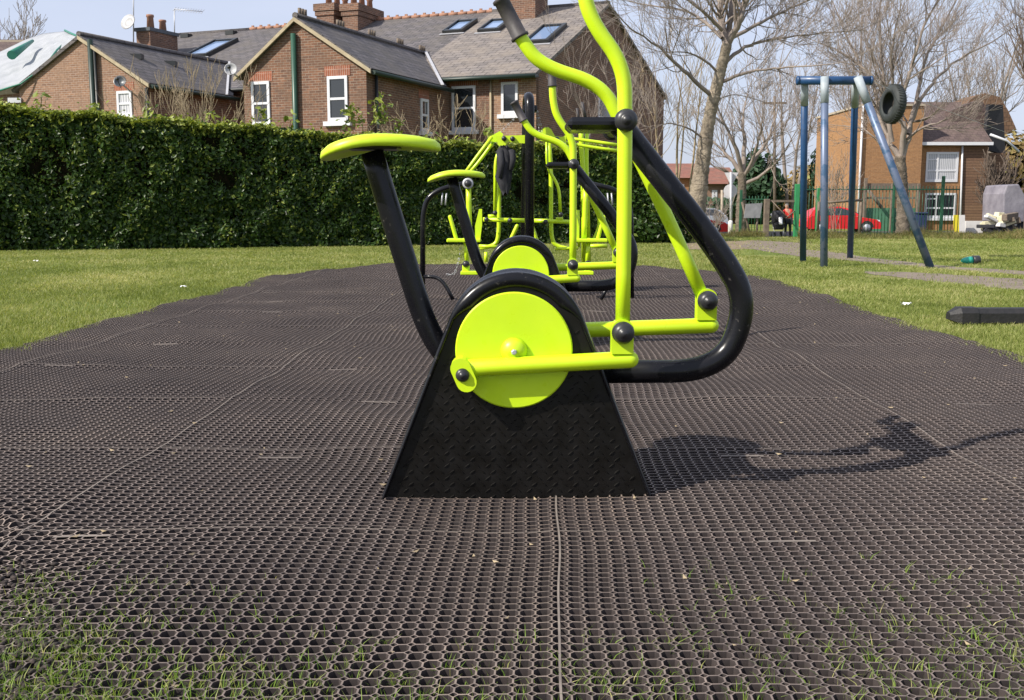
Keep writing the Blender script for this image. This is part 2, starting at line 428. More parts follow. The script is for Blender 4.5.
def build_mat():
    p = .037; h = p/2; w = .0020; c = .0078; a_ = h-w; r = .0072; DEP = .030
    V, Fc = [], []
    def emit(a, b, tmpl, tops, quads):
        n = len(a); k = len(tmpl)
        ta = np.array([t[0] for t in tmpl]); tb = np.array([t[1] for t in tmpl]); tz = np.array([t[2] for t in tmpl])
        aa = a[:, None]+ta; bb = b[:, None]+tb
        x, y, z = warp(aa, bb); z = z+tz
        base = sum(len(v) for v in V)
        V.append(np.stack([x, y, z], -1).reshape(-1, 3))
        q = np.array(quads); Fc.append((base+(np.arange(n)*k)[:, None, None]+q[None]).reshape(-1, 4))
    ia = np.arange(math.floor(-3.6/p), math.ceil(3.1/p)); 
    def cells(y0, y1, pp):
        na = np.arange(-3.7, 3.2, pp); nb = np.arange(y0, y1, pp)
        a, b = np.meshgrid(na, nb); a = a.ravel(); b = b.ravel()
        k = inside_mat(a, b) & (np.abs(a+YAW*b) < .62*b+1.0)
        return a[k], b[k]
    # near: octagonal holes with small round ones at the corners
    t = []
    oc = [(a_, a_-c), (a_-c, a_), (-(a_-c), a_), (-a_, a_-c), (-a_, -(a_-c)), (-(a_-c), -a_), (a_-c, -a_), (a_, -(a_-c))]
    # template centred on the corner post: the 8 octagon corners around it
    # neighbours' octagon corners relative to the post: (+-w, +-(w+c)), (+-(w+c), +-w)
    outer = [(w+c, w), (w, w+c), (-w, w+c), (-w-c, w), (-w-c, -w), (-w, -w-c), (w, -w-c), (w+c, -w)]
    ang = [math.atan2(o[1], o[0]) for o in outer]
    inner = [(r*math.cos(g), r*math.sin(g)) for g in ang]
    tm = [(x, y, 0) for x, y in outer]+[(x, y, 0) for x, y in inner]+[(x, y, -DEP) for x, y in outer]+[(x, y, -DEP) for x, y in inner]
    q = []
    for i in range(8):
        j = (i+1) % 8
        q.append((i, j, 8+j, 8+i)); q.append((8+i, 8+j, 24+j, 24+i))
        if i in (0, 2, 4, 6): q.append((j, i, 16+i, 16+j))
    # ribs: from this post to the next along +a and +b
    L = p-(w+c)
    b0 = len(tm)
    tm += [(w+c, w, 0), (L, w, 0), (L, -w, 0), (w+c, -w, 0), (w+c, w, -DEP), (L, w, -DEP), (L, -w, -DEP), (w+c, -w, -DEP)]
    q += [(b0+3, b0+2, b0+1, b0), (b0+0, b0+1, b0+5, b0+4), (b0+2, b0+3, b0+7, b0+6)]
    b1 = len(tm)
    tm += [(w, w+c, 0), (w, L, 0), (-w, L, 0), (-w, w+c, 0), (w, w+c, -DEP), (w, L, -DEP), (-w, L, -DEP), (-w, w+c, -DEP)]
    q += [(b1, b1+1, b1+2, b1+3), (b1+1, b1, b1+4, b1+5), (b1+3, b1+2, b1+6, b1+7)]
    a, b = cells(.7, 16.2, p); emit(a, b, tm, None, q)
    nmain = sum(len(f) for f in Fc)
    # seams: solid sheet edges
    def strip(pa, pb, hw, axis, dz=.0012):
        n = len(pa)
        if axis == 'b': o1 = (pa-hw, pb); o2 = (pa+hw, pb)
        else: o1 = (pa, pb-hw); o2 = (pa, pb+hw)
        base = sum(len(v) for v in V)
        x1, y1, z1 = warp(*o1); x2, y2, z2 = warp(*o2)
        V.append(np.concatenate([np.stack([x1,y1,z1+dz],-1), np.stack([x2,y2,z2+dz],-1)]))
        i = np.arange(n-1); Fc.append(np.stack([base+i, base+i+1, base+n+i+1, base+n+i], -1) if axis == 'a' and False else np.stack([base+i, base+n+i, base+n+i+1, base+i+1], -1))
    for sa in (-2.945, -1.445, .055, 1.555):
        bb = np.arange(.8, 15.8, .04); 
        jog = .002*np.sin(bb*2)
        strip(np.full_like(bb, sa)+jog, bb, .0025, 'b')
    for kb in range(0, 15):
        for ka in range(-2, 2):
            a0 = .055+1.5*ka; aa = np.arange(max(a0, -3.3), min(a0+1.5, 2.75), .04)
            if random.random() < .75 and kb > 1: strip(aa, np.full_like(aa, .85+kb+random.uniform(-.008, .008)), .0022, 'a', .0006)
            # connector tongue
            if random.random() < .6:
                s0 = a0+random.uniform(.05, .9); aa = np.arange(s0, s0+.17, .02)
                strip(aa, np.full_like(aa, .85+kb-.03-random.random()*.1), .006, 'a', .0008)
    Vv = np.concatenate(V); Ff = np.concatenate(Fc)
    mi = np.zeros(len(Ff), dtype=np.int32)
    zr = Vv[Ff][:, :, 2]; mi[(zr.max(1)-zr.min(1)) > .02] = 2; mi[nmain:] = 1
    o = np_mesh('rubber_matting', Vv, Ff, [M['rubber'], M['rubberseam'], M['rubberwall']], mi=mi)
    tag(o, kind='structure')
build_mat()
# soil under the matting
rows = []
for b in np.arange(.3, 15.6, .5):
    xs = [a for a in np.arange(-3.6, 3.2, .02) if inside_mat(np.array(a), np.array(b))]
    rows.append((b, xs[0]+YAW*b-.05, xs[-1]+YAW*b+.05))
grid_hole = None
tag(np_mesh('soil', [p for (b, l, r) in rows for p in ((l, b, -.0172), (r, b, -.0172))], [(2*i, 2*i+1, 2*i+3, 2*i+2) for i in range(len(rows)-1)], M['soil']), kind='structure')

# footpaths and worn ground
def ribbon(name, pts, mt, dz):
    """pts: list of (pxL, pxR, py) on the flat ground in picture rows -> real ground coordinates"""
    vs, fs = [], []
    for (pa, pya, pb, pyb) in pts:
        for (x, y) in ((pa, pya), (pb, pyb)):
            g = G(x, y, -.02)
            for _ in range(6): g = G(x, y, gz(g.x, g.y))
            vs.append((g.x, g.y, gz(g.x, g.y)+dz))
    for i in range(len(pts)-1): fs.append((2*i, 2*i+2, 2*i+3, 2*i+1))
    o = np_mesh(name, vs, fs, mt); tag(o, kind='structure'); return o
def wavy(a, b, n, amp=.8):
    out = []
    for i in range(len(a)-1):
        for k in range(n):
            t = k/n; x1 = a[i][0]*(1-t)+a[i+1][0]*t; y1 = a[i][1]*(1-t)+a[i+1][1]*t
            x2 = b[i][0]*(1-t)+b[i+1][0]*t; y2 = b[i][1]*(1-t)+b[i+1][1]*t
            out.append((x1, y1+random.uniform(-amp, amp)*.5, x2, y2+random.uniform(-amp, amp)*.5))
    out.append((*a[-1], *b[-1])); return out
ribbon('footpath', wavy([(768, 236.5), (752, 241), (738, 247), (800, 256.5), (870, 263), (940, 270), (1040, 276)], [(800, 236.5), (806, 240), (830, 250), (862, 257), (905, 262), (960, 267.5), (1040, 272)], 4, .6), M['path'], .004)
ribbon('bare_earth', wavy([(672, 249), (700, 249.5), (752, 249)], [(680, 243), (715, 241.5), (754, 240)], 4, .8), M['dirt'], .003)
ribbon('worn_track', wavy([(862, 273), (930, 281.5), (980, 287), (1060, 293)], [(866, 271.5), (930, 273.5), (980, 276.5), (1060, 282)], 5, .9), M['path'], .004)
grid_sheet('road', [(y, -5, 90) for y in (50.5, 58.5)], M['asphalt'], .01)

# ------------------------------------------------------------------ lawn grass
def blades(n, xs, ys, zs, hmin, hmax, w, lean=.6, seed=1):
    g = np.random.default_rng(seed)
    yaw = g.uniform(0, 2*np.pi, n); hh = g.uniform(hmin, hmax, n); ln = g.uniform(.1, lean, n)*hh; d = g.uniform(0, 2*np.pi, n)
    ww = w*g.uniform(.6, 1.3, n)
    bx, by = np.cos(yaw)*ww, np.sin(yaw)*ww
    mx = xs+np.cos(d)*ln*.35; my = ys+np.sin(d)*ln*.35
    tx = xs+np.cos(d)*ln; ty = ys+np.sin(d)*ln
    v = np.stack([np.stack([xs-bx, ys-by, zs], -1), np.stack([xs+bx, ys+by, zs], -1),
                  np.stack([mx+bx*.7, my+by*.7, zs+hh*.6], -1), np.stack([mx-bx*.7, my-by*.7, zs+hh*.6], -1),
                  np.stack([tx, ty, zs+hh], -1), np.stack([tx+bx*.1, ty+by*.1, zs+hh], -1)], 1).reshape(-1, 3)
    i = np.arange(n)*6
    f = np.concatenate([np.stack([i, i+1, i+2, i+3], -1), np.stack([i+3, i+2, i+5, i+4], -1)])
    return v, f, np.repeat(np.clip(g.normal(.5, .25, n), 0, 1), 6)
def lawn_grass():
    N = 900000
    u = rng.random(N)
    Y = 5.0*(29/5.0)**u          # denser close by
    X = rng.uniform(-1, 1, N)*(.56*Y+1.0)
    a = X-YAW*Y
    ins = inside_mat(a, Y)
    ej = np.abs(rng.normal(0, .07, N))
    edge = inside_mat(a+ej, Y) & inside_mat(a-ej, Y) & inside_mat(a, Y+ej*1.5)
    keep = (~ins) | ((~edge) & (ej > .02) & (ej < .2))
    # worn spots
    wn = np.sin(X*.9+Y*.5)*np.sin(Y*.7-X*.4)+.5*np.sin(X*2.7)*np.sin(Y*2.1)
    keep &= (rng.random(N) < np.clip(1.0-.5*(wn > .9), 0, 1))
    # keep the paths clear
    px = 512+F*X/(Y*CT-(0-H)*ST); py = 203+H*F/Y*1.02
    def band(xa, ya, xb, yb, hw): 
        t = (px-xa)/(xb-xa); yy = ya+(yb-ya)*t
        return (t > 0) & (t < 1) & (np.abs(py-yy) < hw)
    bad = band(740, 247, 806, 251, 8) | band(800, 252, 900, 262, 3.5) | band(895, 262, 1060, 276, 2.4) | band(864, 272.5, 990, 281, 4.5) | band(985, 281, 1080, 290, 6) | band(670, 246, 756, 245, 4.5)
    keep &= ~(bad & (rng.random(N) < .93))
    X, Y = X[keep], Y[keep]; n = len(X)
    sc = np.clip(Y/9, .8, 2.6)
    v, f, r = blades(n, X, Y, np.full(n, -.02), .014, .042, .0028, 1.1, 3)
    # wider blades far away so that they stay visible
    v = v.reshape(n, 6, 3); cen = v[:, :1, :2].mean(1, keepdims=True); 
    v[:, :, :2] = cen+(v[:, :, :2]-cen)*sc[:, None, None]; v = v.reshape(-1, 3)
    patch = np.repeat(np.array([.38*noise.noise(Vector((x*.7, y*.5, 0)))+.25*noise.noise(Vector((x*2.5, y*2, 3))) for x, y in zip(X, Y)]), 6)
    o = np_mesh('grass', v, f, M['grassblade'], attr=np.clip(r+patch, 0, 1))
    tag(o, 'short sunlit park grass growing around the rubber matting', 'grass', kind='stuff')
lawn_grass()
def mat_weeds():
    pts = []
    g = random.Random(5)
    def dens(px, py):
        d = 0
        if py > 560: d += .75*max(0, 1-px/290)*min(1, (py-560)/50)
        if py > 625: d += .50*min(1, (py-625)/60)*(1 if px < 620 else .25)
        if px > 640 and py > 555: d += .14*min(1, (py-555)/50)
        if px > 850 and py > 570: d += .35*(px-850)/170*min(1, (py-570)/60)
        if px < 90 and py > 575: d += .25
        return d
    tries = 0
    while tries < 10500:
        tries += 1
        px = g.uniform(-30, 1054); py = g.uniform(548, 715)
        p = G(px, py, 0)
        nz = noise.noise(Vector((p.x*5, p.y*5, 3)))*.5+.5
        nz2 = noise.noise(Vector((p.x*16, p.y*16, 9)))*.5+.5
        if g.random() < dens(px, py)*max(0, (nz*.5+nz2*.6-.28))*1.5:
            q = g.randint(2, 6)
            for _ in range(q): pts.append((p.x+g.gauss(0, .008), p.y+g.gauss(0, .008)))
    a = np.array(pts); n = len(a)
    v, f, r = blades(n, a[:, 0], a[:, 1], np.full(n, -.017), .014, .040, .0012, 1.5, 8)
    o = np_mesh('weeds', v, f, M['weedblade'], attr=r)
    tag(o, 'thin grass blades growing up through the holes of the near rubber matting', 'grass', kind='stuff')
mat_weeds()
def scrub():
    g = np.random.default_rng(19); P_ = []
    for (xa, xb, ya, yb, n) in ((800, 1060, 27, 35, 34000), (690, 765, 31, 36, 9000), (862, 1060, 35.2, 36.5, 7000)):
        Y = g.uniform(ya, yb, n); px = g.uniform(xa, xb, n); X = (px-512)/F*(Y*CT)
        k = np.array([noise.noise(Vector((x*.8, y*.8, 2)))+.45*noise.noise(Vector((x*3, y*3, 5))) for x, y in zip(X, Y)])
        ok = k > g.uniform(-.45, .35, n); P_.append(np.stack([X, Y, k], -1)[ok])
    a = np.concatenate(P_); n = len(a); z = np.array([gz(0, y) for y in a[:, 1]])
    v, f, r = blades(n, a[:, 0], a[:, 1], z, .05, .22, .008, 1.5, 21)
    v = v.reshape(n, 6, 3); v[:, :, 2] = z[:, None]+(v[:, :, 2]-z[:, None])*np.clip(.5+1.6*a[:, 2], .25, 2.0)[:, None]; v = v.reshape(-1, 3)
    o = np_mesh('scrub', v, f, M['scrubblade'], attr=np.clip(r+.4*np.repeat(a[:, 2], 6), 0, 1)); tag(o, 'rough brown and green undergrowth along the far edge of the park', 'undergrowth', kind='stuff')
scrub()

def clods():
    g = random.Random(9); V = []; Fq = []
    base = [(0,0,1),(1,0,.2),(.3,.95,.2),(-.8,.6,.2),(-.8,-.6,.2),(.3,-.95,.2),(0,0,-.6)]
    tri = [(0,1,2,2),(0,2,3,3),(0,3,4,4),(0,4,5,5),(0,5,1,1),(6,2,1,1),(6,3,2,2),(6,4,3,3),(6,5,4,4),(6,1,5,5)]
    n = 0
    while n < 900:
        px = g.uniform(-60, 150); py = g.uniform(556, 712)
        if g.random() > max(.02, 1-(px-5)/110.0)**1.6*min(1, (py-550)/30): continue
        p = G(px, py, 0); s_ = g.uniform(.003, .0105); b = len(V); n += 1; an = g.uniform(0, 6.28)
        for (x, y, z) in base:
            k = s_*g.uniform(.7, 1.3); V.append((p.x+k*(x*math.cos(an)-y*math.sin(an)), p.y+k*(x*math.sin(an)+y*math.cos(an)), -.003+.8*k*z))
        Fq += [(b+i, b+j, b+k_) for (i, j, k_, _) in tri]
    tag(np_mesh('soil_clods', V, Fq, M['clod'], smooth=True), 'loose dark soil clods covering the sunken mat in the near left corner', 'soil', kind='stuff')
clods()
def debris():
    g = random.Random(14); V = []; Fq = []
    for _ in range(170):
        b_ = 1.5+g.random()**1.6*9; a_ = g.uniform(-1, 1)*min(2.8, .55*b_+.4)
        x, y, z = [float(q) for q in warp(np.array(a_), np.array(b_))]; s_ = g.uniform(.005, .014); an = g.uniform(0, 6.28); b = len(V)
        for (u, v, w_) in ((-1, 0, .3), (0, .45, 0), (1, 0, .5), (0, -.45, .1)):
            V.append((x+s_*(u*math.cos(an)-v*math.sin(an)), y+s_*(u*math.sin(an)+v*math.cos(an)), z+.002+s_*w_))
        Fq.append((b, b+1, b+2, b+3))
    tag(np_mesh('leaf_litter', V, Fq, M['twigtan']), 'small dry leaf scraps scattered over the rubber matting', 'leaf litter', kind='stuff')
debris()
# ------------------------------------------------------------------ leaf clouds
def leaf_quads(c, nrm, size, seed=1, elong=1.7, jit=.8):
    """c: Nx3 centres, nrm: Nx3 outward normals"""
    g = np.random.default_rng(seed); n = len(c)
    nn = nrm+g.normal(0, jit, (n, 3)); nn /= np.linalg.norm(nn, axis=1)[:, None]+1e-9
    t = np.cross(nn, g.normal(0, 1, (n, 3))); t /= np.linalg.norm(t, axis=1)[:, None]+1e-9
    b = np.cross(nn, t); s = size*g.uniform(.55, 1.25, n)[:, None]
    L = t*s*elong*.5; W = b*s*.5; cup = nn*s*.12
    v = np.stack([c-L, c+W*.9-L*.15-cup*0+cup, c+L, c-W*.9-L*.15+cup], 1).reshape(-1, 3)
    i = np.arange(n)*4
    f = np.stack([i, i+1, i+2, i+3], -1)
    return v, f
def hedge():
    # front line of the hedge, left to right
    ctrl = [(-160, 252.5), (0, 251.5), (140, 250), (270, 248), (430, 246), (560, 244), (655, 243)]
    topy = [(-160, 97), (0, 104), (140, 118), (270, 127), (430, 141), (560, 146), (655, 151)]
    line = []
    for (x, y), (_, ty) in zip(ctrl, topy):
        g = G(x, y, -.02); tz = P(x, ty, g.y).z; line.append((g.x, g.y, tz))
    L = np.array(line); seg = np.linalg.norm(np.diff(L[:, :2], axis=0), axis=1); cum = np.concatenate([[0], np.cumsum(seg)]); T = cum[-1]
    def at(s): return np.interp(s, cum, L[:, 0]), np.interp(s, cum, L[:, 1]), np.interp(s, cum, L[:, 2])
    root = empty('hedge', (L[3, 0], L[3, 1], -.02), 'long tall clipped dark evergreen hedge along the far side of the lawn', 'hedge')
    TH_ = 1.6
    # solid dark core standing for the shaded inside
    ns = 160; vs = []; fs = []
    prof = [(0.30, 0), (.16, .5), (.14, .88), (.35, .965), (TH_-.3, .965), (TH_, 0)]
    for i in range(ns+1):
        s = T*i/ns; x, y, z = at(s); k = len(prof)
        for (d, hz) in prof:
            w_ = noise.noise(Vector((s*.8, hz*3, d)))*.12
            vs.append((x+.05*d, y+d+w_, -.02+hz*(z+.0)+(noise.noise(Vector((s*1.3, 5, 0)))*.08 if hz > .8 else 0)))
        if i:
            for j in range(k-1): fs.append(((i-1)*k+j, i*k+j, i*k+j+1, (i-1)*k+j+1))
    np_mesh('hedge_shade_core', vs, fs, M['hedgecore'], root)
    N = 135000; g = np.random.default_rng(11)
    s = g.uniform(0, T, N); x, y, z = at(s)
    which = g.random(N)
    hz = g.random(N); d = np.zeros(N)
    front = which < .74
    lump = np.array([noise.noise(Vector((a*.9, b*2.2, 1)))*.16+noise.noise(Vector((a*3.1, b*6, 7)))*.12 for a, b in zip(s, hz)])
    depth = g.exponential(.10, N)
    topw = np.array([noise.noise(Vector((a*1.2, 3, b*2)))*.10+noise.noise(Vector((a*4.0, 9, b*3)))*.08 for a, b in zip(s, which)])
    px = x.copy(); py = np.where(front, y+lump+depth+.04, y+g.uniform(0, TH_, N)); 
    pz = np.where(front, hz*(z+topw*.6), z+topw-g.exponential(.06, N)+np.where(g.random(N) < .04, g.uniform(0, .16, N), 0))
    # rounded shoulder
    sh = front & (hz > .9); py = np.where(sh, py+(hz-.9)*2.2, py)
    # holes / dark gaps
    gap = np.array([noise.noise(Vector((a*1.7, b*4.2, 21))) for a, b in zip(s, hz)])
    keep = ~(front & (gap > .26) & (g.random(N) < .38))
    c = np.stack([px, py, pz], -1)[keep]; fr = front[keep]; n = len(c)
    nr = np.where(fr[:, None], np.array([[0, -1, .45]]), np.array([[0, -.25, 1]]))
    v, f = leaf_quads(c, nr, .066, 12, 1.7, .75)
    base = np.where(fr, .36, .92)+.14*(c[:, 2]/2.6-.5)  # top and higher leaves paler: sunlight put into the leaf colour
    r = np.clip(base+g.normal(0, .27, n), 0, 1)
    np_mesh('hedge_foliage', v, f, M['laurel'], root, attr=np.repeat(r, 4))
    # shoots above the top
    cc = []
    for (pxx, pyb, hh) in [(262,128,.45),(289,128,.3),(345,131,.5),(352,131,.6),(377,133,.7),(380,133,.9),(384,133,.6),(363,132,.4),(150,119,.3),(40,108,.3),(400,136,.35),(486,141,.3),(95,114,.25),(210,123,.25)]:
        b = P(pxx, pyb, np.interp(pxx, [0, 672], [L[1, 1], L[6, 1]])+.5); tpx = b+Vector((random.uniform(-.1, .1), 0, hh))
        m = MB(); m.tube([b, (b+tpx)/2+Vector((.03, 0, 0)), tpx], [.012, .009, .004], 4); m.build('hedge_shoot', M['twigtan'], root)
        for k in range(int(26*hh)+8):
            t = random.uniform(.25, 1); cc.append(b.lerp(tpx, t)+Vector((random.gauss(0, .07), random.gauss(0, .07), random.gauss(0, .04))))
    c = np.array([tuple(p) for p in cc]); v, f = leaf_quads(c, np.tile([0, -.6, .6], (len(c), 1)), .085, 5, 2.0, .7)
    np_mesh('shoot_leaves', v, f, M['laurel'], root, attr=np.repeat(np.clip(g.normal(.85, .15, len(c)), 0, 1), 4))
hedge()

def blob_bush(name, label, cat, c, rad, n, leaf, mt, rmean=.5, seed=1, core=True, coremat=None, group=None):
    c = Vector(c); root = empty(name, (c.x, c.y, gz(c.x, c.y)), label, cat, group)
    g = np.random.default_rng(seed)
    d = g.normal(0, 1, (n, 3)); d /= np.linalg.norm(d, axis=1)[:, None]
    lum = np.array([noise.noise(Vector(tuple(k*2.2+seed)))*.32+noise.noise(Vector(tuple(k*5+seed)))*.15 for k in d])
    rr = (1+lum)*(1-g.exponential(.10, n))
    pos = d*rr[:, None]*np.array(rad)+np.array(tuple(c)); k = pos[:, 2] > gz(c.x, c.y)-.02
    pos, d = pos[k], d[k]
    v, f = leaf_quads(pos, d, leaf, seed, 1.7, .6)
    np_mesh('foliage', v, f, mt, root, attr=np.repeat(np.clip(g.normal(rmean, .22, len(pos)), 0, 1), 4))
    m = MB(); m.ball(c, 1, 14, 0, tuple(np.array(rad)*.72)); m.build('stems', coremat or M['hedgecore'], root)  # solid dark ball standing for the shaded inside of the foliage
    return root
b = G(668, 244, -.02)
blob_bush('evergreen_bush', 'low dark evergreen bush at the right end of the long hedge', 'bush', (b.x-.35, b.y+1.0, .40), (1.0, .9, .95), 9000, .075, M['laurel'], .25, 4)

# ------------------------------------------------------------------ bare trees
class Tree:
    def __init__(s, seed): s.r = random.Random(seed); s.V = []; s.Fq = []; s.nv = 0; s.tr = MB()
    def seg_tube(s, pts, rs, k):
        """append a light tube"""
        n = len(pts); x = None; base = s.nv
        ring = []
        for i in range(n):
            t = (pts[min(i+1, n-1)]-pts[max(i-1, 0)])
            t = t.normalized() if t.length > 1e-9 else Vector((0, 0, 1))
            if x is None: x = t.orthogonal().normalized()
            else:
                x = x-t*x.dot(t); x = x.normalized() if x.length > 1e-6 else t.orthogonal().normalized()
            y = t.cross(x)
            for j in range(k):
                a = 2*math.pi*j/k; p = pts[i]+(x*math.cos(a)+y*math.sin(a))*rs[i]; ring.append((p.x, p.y, p.z))
        s.V += ring; s.nv += n*k
        for i in range(n-1):
            for j in range(k):
                j2 = (j+1) % k; s.Fq.append((base+i*k+j, base+i*k+j2, base+(i+1)*k+j2, base+(i+1)*k+j))
    def grow(s, p, d, L, r, lev, maxlev, up=.10, wob=.22, kids=6, minr=.003, spread=.8, droop=0):
        rd = s.r; n = 5 if lev < 2 else 4; pts = [p.copy()]; rs = [r]; d = d.normalized(); q = p.copy()
        for i in range(n):
            d = (d+Vector((rd.gauss(0, wob), rd.gauss(0, wob), rd.gauss(0, wob)))*.6+Vector((0, 0, up-droop*i/n))).normalized()
            q = q+d*(L/n); pts.append(q.copy()); rs.append(max(minr, r*(1-.8*(i+1)/n)))
        s.seg_tube(pts, rs, 5 if lev == 0 else (4 if lev == 1 else 3))
        if lev < maxlev:
            for k in range(kids):
                t = rd.uniform(.25, 1.0); f = t*n; i = min(int(f), n-1); bp = pts[i].lerp(pts[i+1], f-i)
                dd = (pts[i+1]-pts[i]).normalized(); o = Vector((rd.gauss(0, 1), rd.gauss(0, 1), rd.gauss(0, 1))); o = (o-dd*o.dot(dd)).normalized()
                s.grow(bp, dd+o*rd.uniform(.5, 1.0)*spread, L*rd.uniform(.38, .66), max(minr, r*(1-.75*t)*.55), lev+1, maxlev, up, wob, kids, minr, spread, droop)
    def limb(s, pts, r0, r1, kids=10, L=2.0, maxlev=2, up=.1, sub=6, minr=.004, spread=.8, tip=True, t0=.15, wob=.22):
        """hand-laid limb with procedural side branches"""
        sm = fil(pts, 1.0, 3); n = len(sm); rs = [r0+(r1-r0)*i/(n-1) for i in range(n)]
        sm2 = [q+Vector((s.r.gauss(0, r0*.25), s.r.gauss(0, r0*.25), s.r.gauss(0, r0*.2))) if 0 < i < n-1 else q for i, q in enumerate(sm)]
        s.seg_tube(sm2, rs, 7)
        for k in range(kids):
            t = s.r.uniform(t0, 1); f = t*(n-1); i = min(int(f), n-2); bp = sm2[i].lerp(sm2[i+1], f-i)
            dd = (sm2[i+1]-sm2[i]).normalized(); o = Vector((s.r.gauss(0, 1), s.r.gauss(0, 1), s.r.gauss(0, 1)+.3)); o = (o-dd*o.dot(dd)).normalized()
            s.grow(bp, dd+o*s.r.uniform(.5, 1.1), L*s.r.uniform(.6, 1.1), max(minr, rs[i]*.42), 1, maxlev+1, up, wob, sub, minr, spread)
        if tip: s.grow(sm2[-1], sm2[-1]-sm2[-2], L, r1, 1, maxlev+1, up, wob, sub, minr, spread)
    def trunk(s, pts, rs, n=14):
        sm = fil(pts, .8, 4); N = len(sm); rr = [float(np.interp(i/(N-1), np.linspace(0, 1, len(rs)), rs)) for i in range(N)]
        # subdivide for bumps
        p2, r2 = [], []
        for i in range(N-1):
            for k in range(4):
                t = k/4; p2.append(sm[i].lerp(sm[i+1], t)); r2.append((rr[i]*(1-t)+rr[i+1]*t)*(1+.07*math.sin(i*5.1+k*2.3)))
        p2.append(sm[-1]); r2.append(rr[-1]); s.tr.tube(p2, r2, n)
    def finish(s, name, label, loc, mtrunk, mtwig, cat='tree', group=None, trunkname='trunk'):
        root = empty(name, loc, label, cat, group)
        if s.tr.v: s.tr.build(trunkname, mtrunk, root)
        np_mesh('crown', s.V, s.Fq, mtwig, root, smooth=True)
        return root
def Q(lst, Y, jy=0, rd=random):
    return [P(x, y, Y+(rd.uniform(-jy, jy))) for (x, y) in lst]

def main_tree():
    t = Tree(21); Y = 28.0; s = Y/F
    t.trunk(Q([(691,236),(697,205),(702,165),(710,112),(719,78),(727,44)], Y), [.30,.235,.20,.165,.155,.13])
    rd = random.Random(3)
    def lb(l, r0, r1, dY, **k):
        n = len(l); t.limb([P(x, y, Y+dY*i/(n-1)) for i, (x, y) in enumerate(l)], r0, r1, **k)
    kw = dict(kids=14, L=1.9, maxlev=2, sub=6, minr=.0036)
    lb([(727,46),(722,28),(720,5),(716,-25)], .11, .06, .6, **kw)
    lb([(728,44),(738,22),(748,0),(758,-25)], .09, .05, -.8, **kw)
    lb([(727,44),(731,18),(733,-15)], .09, .05, 1.2, **kw)
    lb([(712,96),(690,78),(672,58),(655,44),(632,30)], .06, .018, -2.2, **kw)
    lb([(717,72),(702,58),(688,52),(668,52)], .035, .012, -1, kids=10, L=1.3, sub=4, minr=.004)
    lb([(722,82),(738,75),(760,69),(792,67),(832,64)], .05, .014, -1.5, kids=13, L=1.6, maxlev=2, sub=5, minr=.004)
    lb([(726,62),(740,48),(765,40),(800,36),(850,31)], .055, .014, 1.5, kids=18, L=1.8, maxlev=2, sub=6, minr=.005)
    lb([(728,40),(748,30),(772,16),(800,4),(830,-8)], .055, .02, 1.2, **kw)
    lb([(722,38),(704,20),(684,9),(640,4)], .05, .018, 1.5, **kw)
    lb([(722,30),(700,8),(668,-12)], .05, .02, -1.5, **kw)
    lb([(705,140),(690,128),(668,122),(655,128)], .028, .01, -1.0, kids=10, L=1.1, sub=4, minr=.004)
    lb([(714,108),(722,96),(740,94),(770,104)], .022, .008, 1.0, kids=9, L=1.1, sub=4, minr=.004)
    g = P(691, 236, Y)
    t.finish('bare_tree', 'large leafless tree with thick pale leaning trunk, right of the near lime machine', (g.x, g.y, -.02), M['barklight'], M['twig'], group='bare park trees')
main_tree()
def second_tree():
    t = Tree(5); Y = 34.0
    t.trunk(Q([(903,236),(903,205),(902,180),(900,156)], Y), [.24,.19,.18,.165])
    def lb(l, r0, r1, dY, **k):
        n = len(l); t.limb([P(x, y, Y+dY*i/(n-1)) for i, (x, y) in enumerate(l)], r0, r1, **k)
    kw = dict(kids=13, L=2.0, maxlev=2, sub=6, minr=.0048)
    lb([(900,158),(889,140),(880,118),(876,92),(862,68),(848,40)], .10, .03, 1.5, **kw)
    lb([(901,157),(903,132),(900,112),(906,84),(914,58),(922,30),(936,4)], .10, .03, -1, **kw)
    lb([(903,156),(909,134),(914,112),(926,90),(943,72),(962,56),(992,42)], .09, .022, 1, **kw)
    lb([(904,142),(920,128),(940,122),(962,112)], .05, .015, -1, kids=9, L=1.6, sub=5, minr=.006)
    lb([(892,142),(886,104),(882,66),(880,28)], .08, .03, 0, **kw)
    lb([(898,162),(882,146),(866,128),(846,126)], .045, .014, 1, kids=9, L=1.5, sub=5, minr=.006)
    lb([(908,134),(917,96),(924,60),(945,22),(960,-8)], .07, .025, 2, **kw)
    lb([(890,104),(872,74),(846,54),(822,44)], .05, .018, 1, **kw)
    lb([(893,92),(890,50),(900,10)], .05, .02, -1, **kw)
    g = P(903, 236, Y)
    t.finish('bare_tree', 'spreading leafless tree behind the hanging tyre, in front of the orange brick house', (g.x, g.y, gz(0, Y)), M['bark'], M['twig'], group='bare park trees')
second_tree()
def stemmy(name, label, px, py, Y, stems, Hh, r, spread, mt, mtw, seed, maxlev=2, kids=8, sub=6, minr=.006, group=None, cat='tree', lean=(0, 0), up=.16, L=None):
    t = Tree(seed); base = P(px, py, Y); base.z = gz(0, Y)
    for k in range(stems):
        a = t.r.uniform(0, 6.28); sp = t.r.uniform(.1, 1)*spread
        b = base+Vector((math.cos(a), math.sin(a), 0))*t.r.uniform(0, .35)
        h_ = Hh*t.r.uniform(.7, 1.0); top = b+Vector((math.cos(a)*sp+lean[0], math.sin(a)*sp+lean[1], h_))
        mid = b.lerp(top, .5)+Vector((t.r.gauss(0, .2), t.r.gauss(0, .2), .15*h_))
        t.limb([b, mid, top], r*t.r.uniform(.6, 1), r*.25, kids=kids, L=L or Hh*.33, maxlev=maxlev, sub=sub, minr=minr, up=up, t0=.18)
    t.finish(name, label, (base.x, base.y, base.z), mt, mtw, cat=cat, group=group)
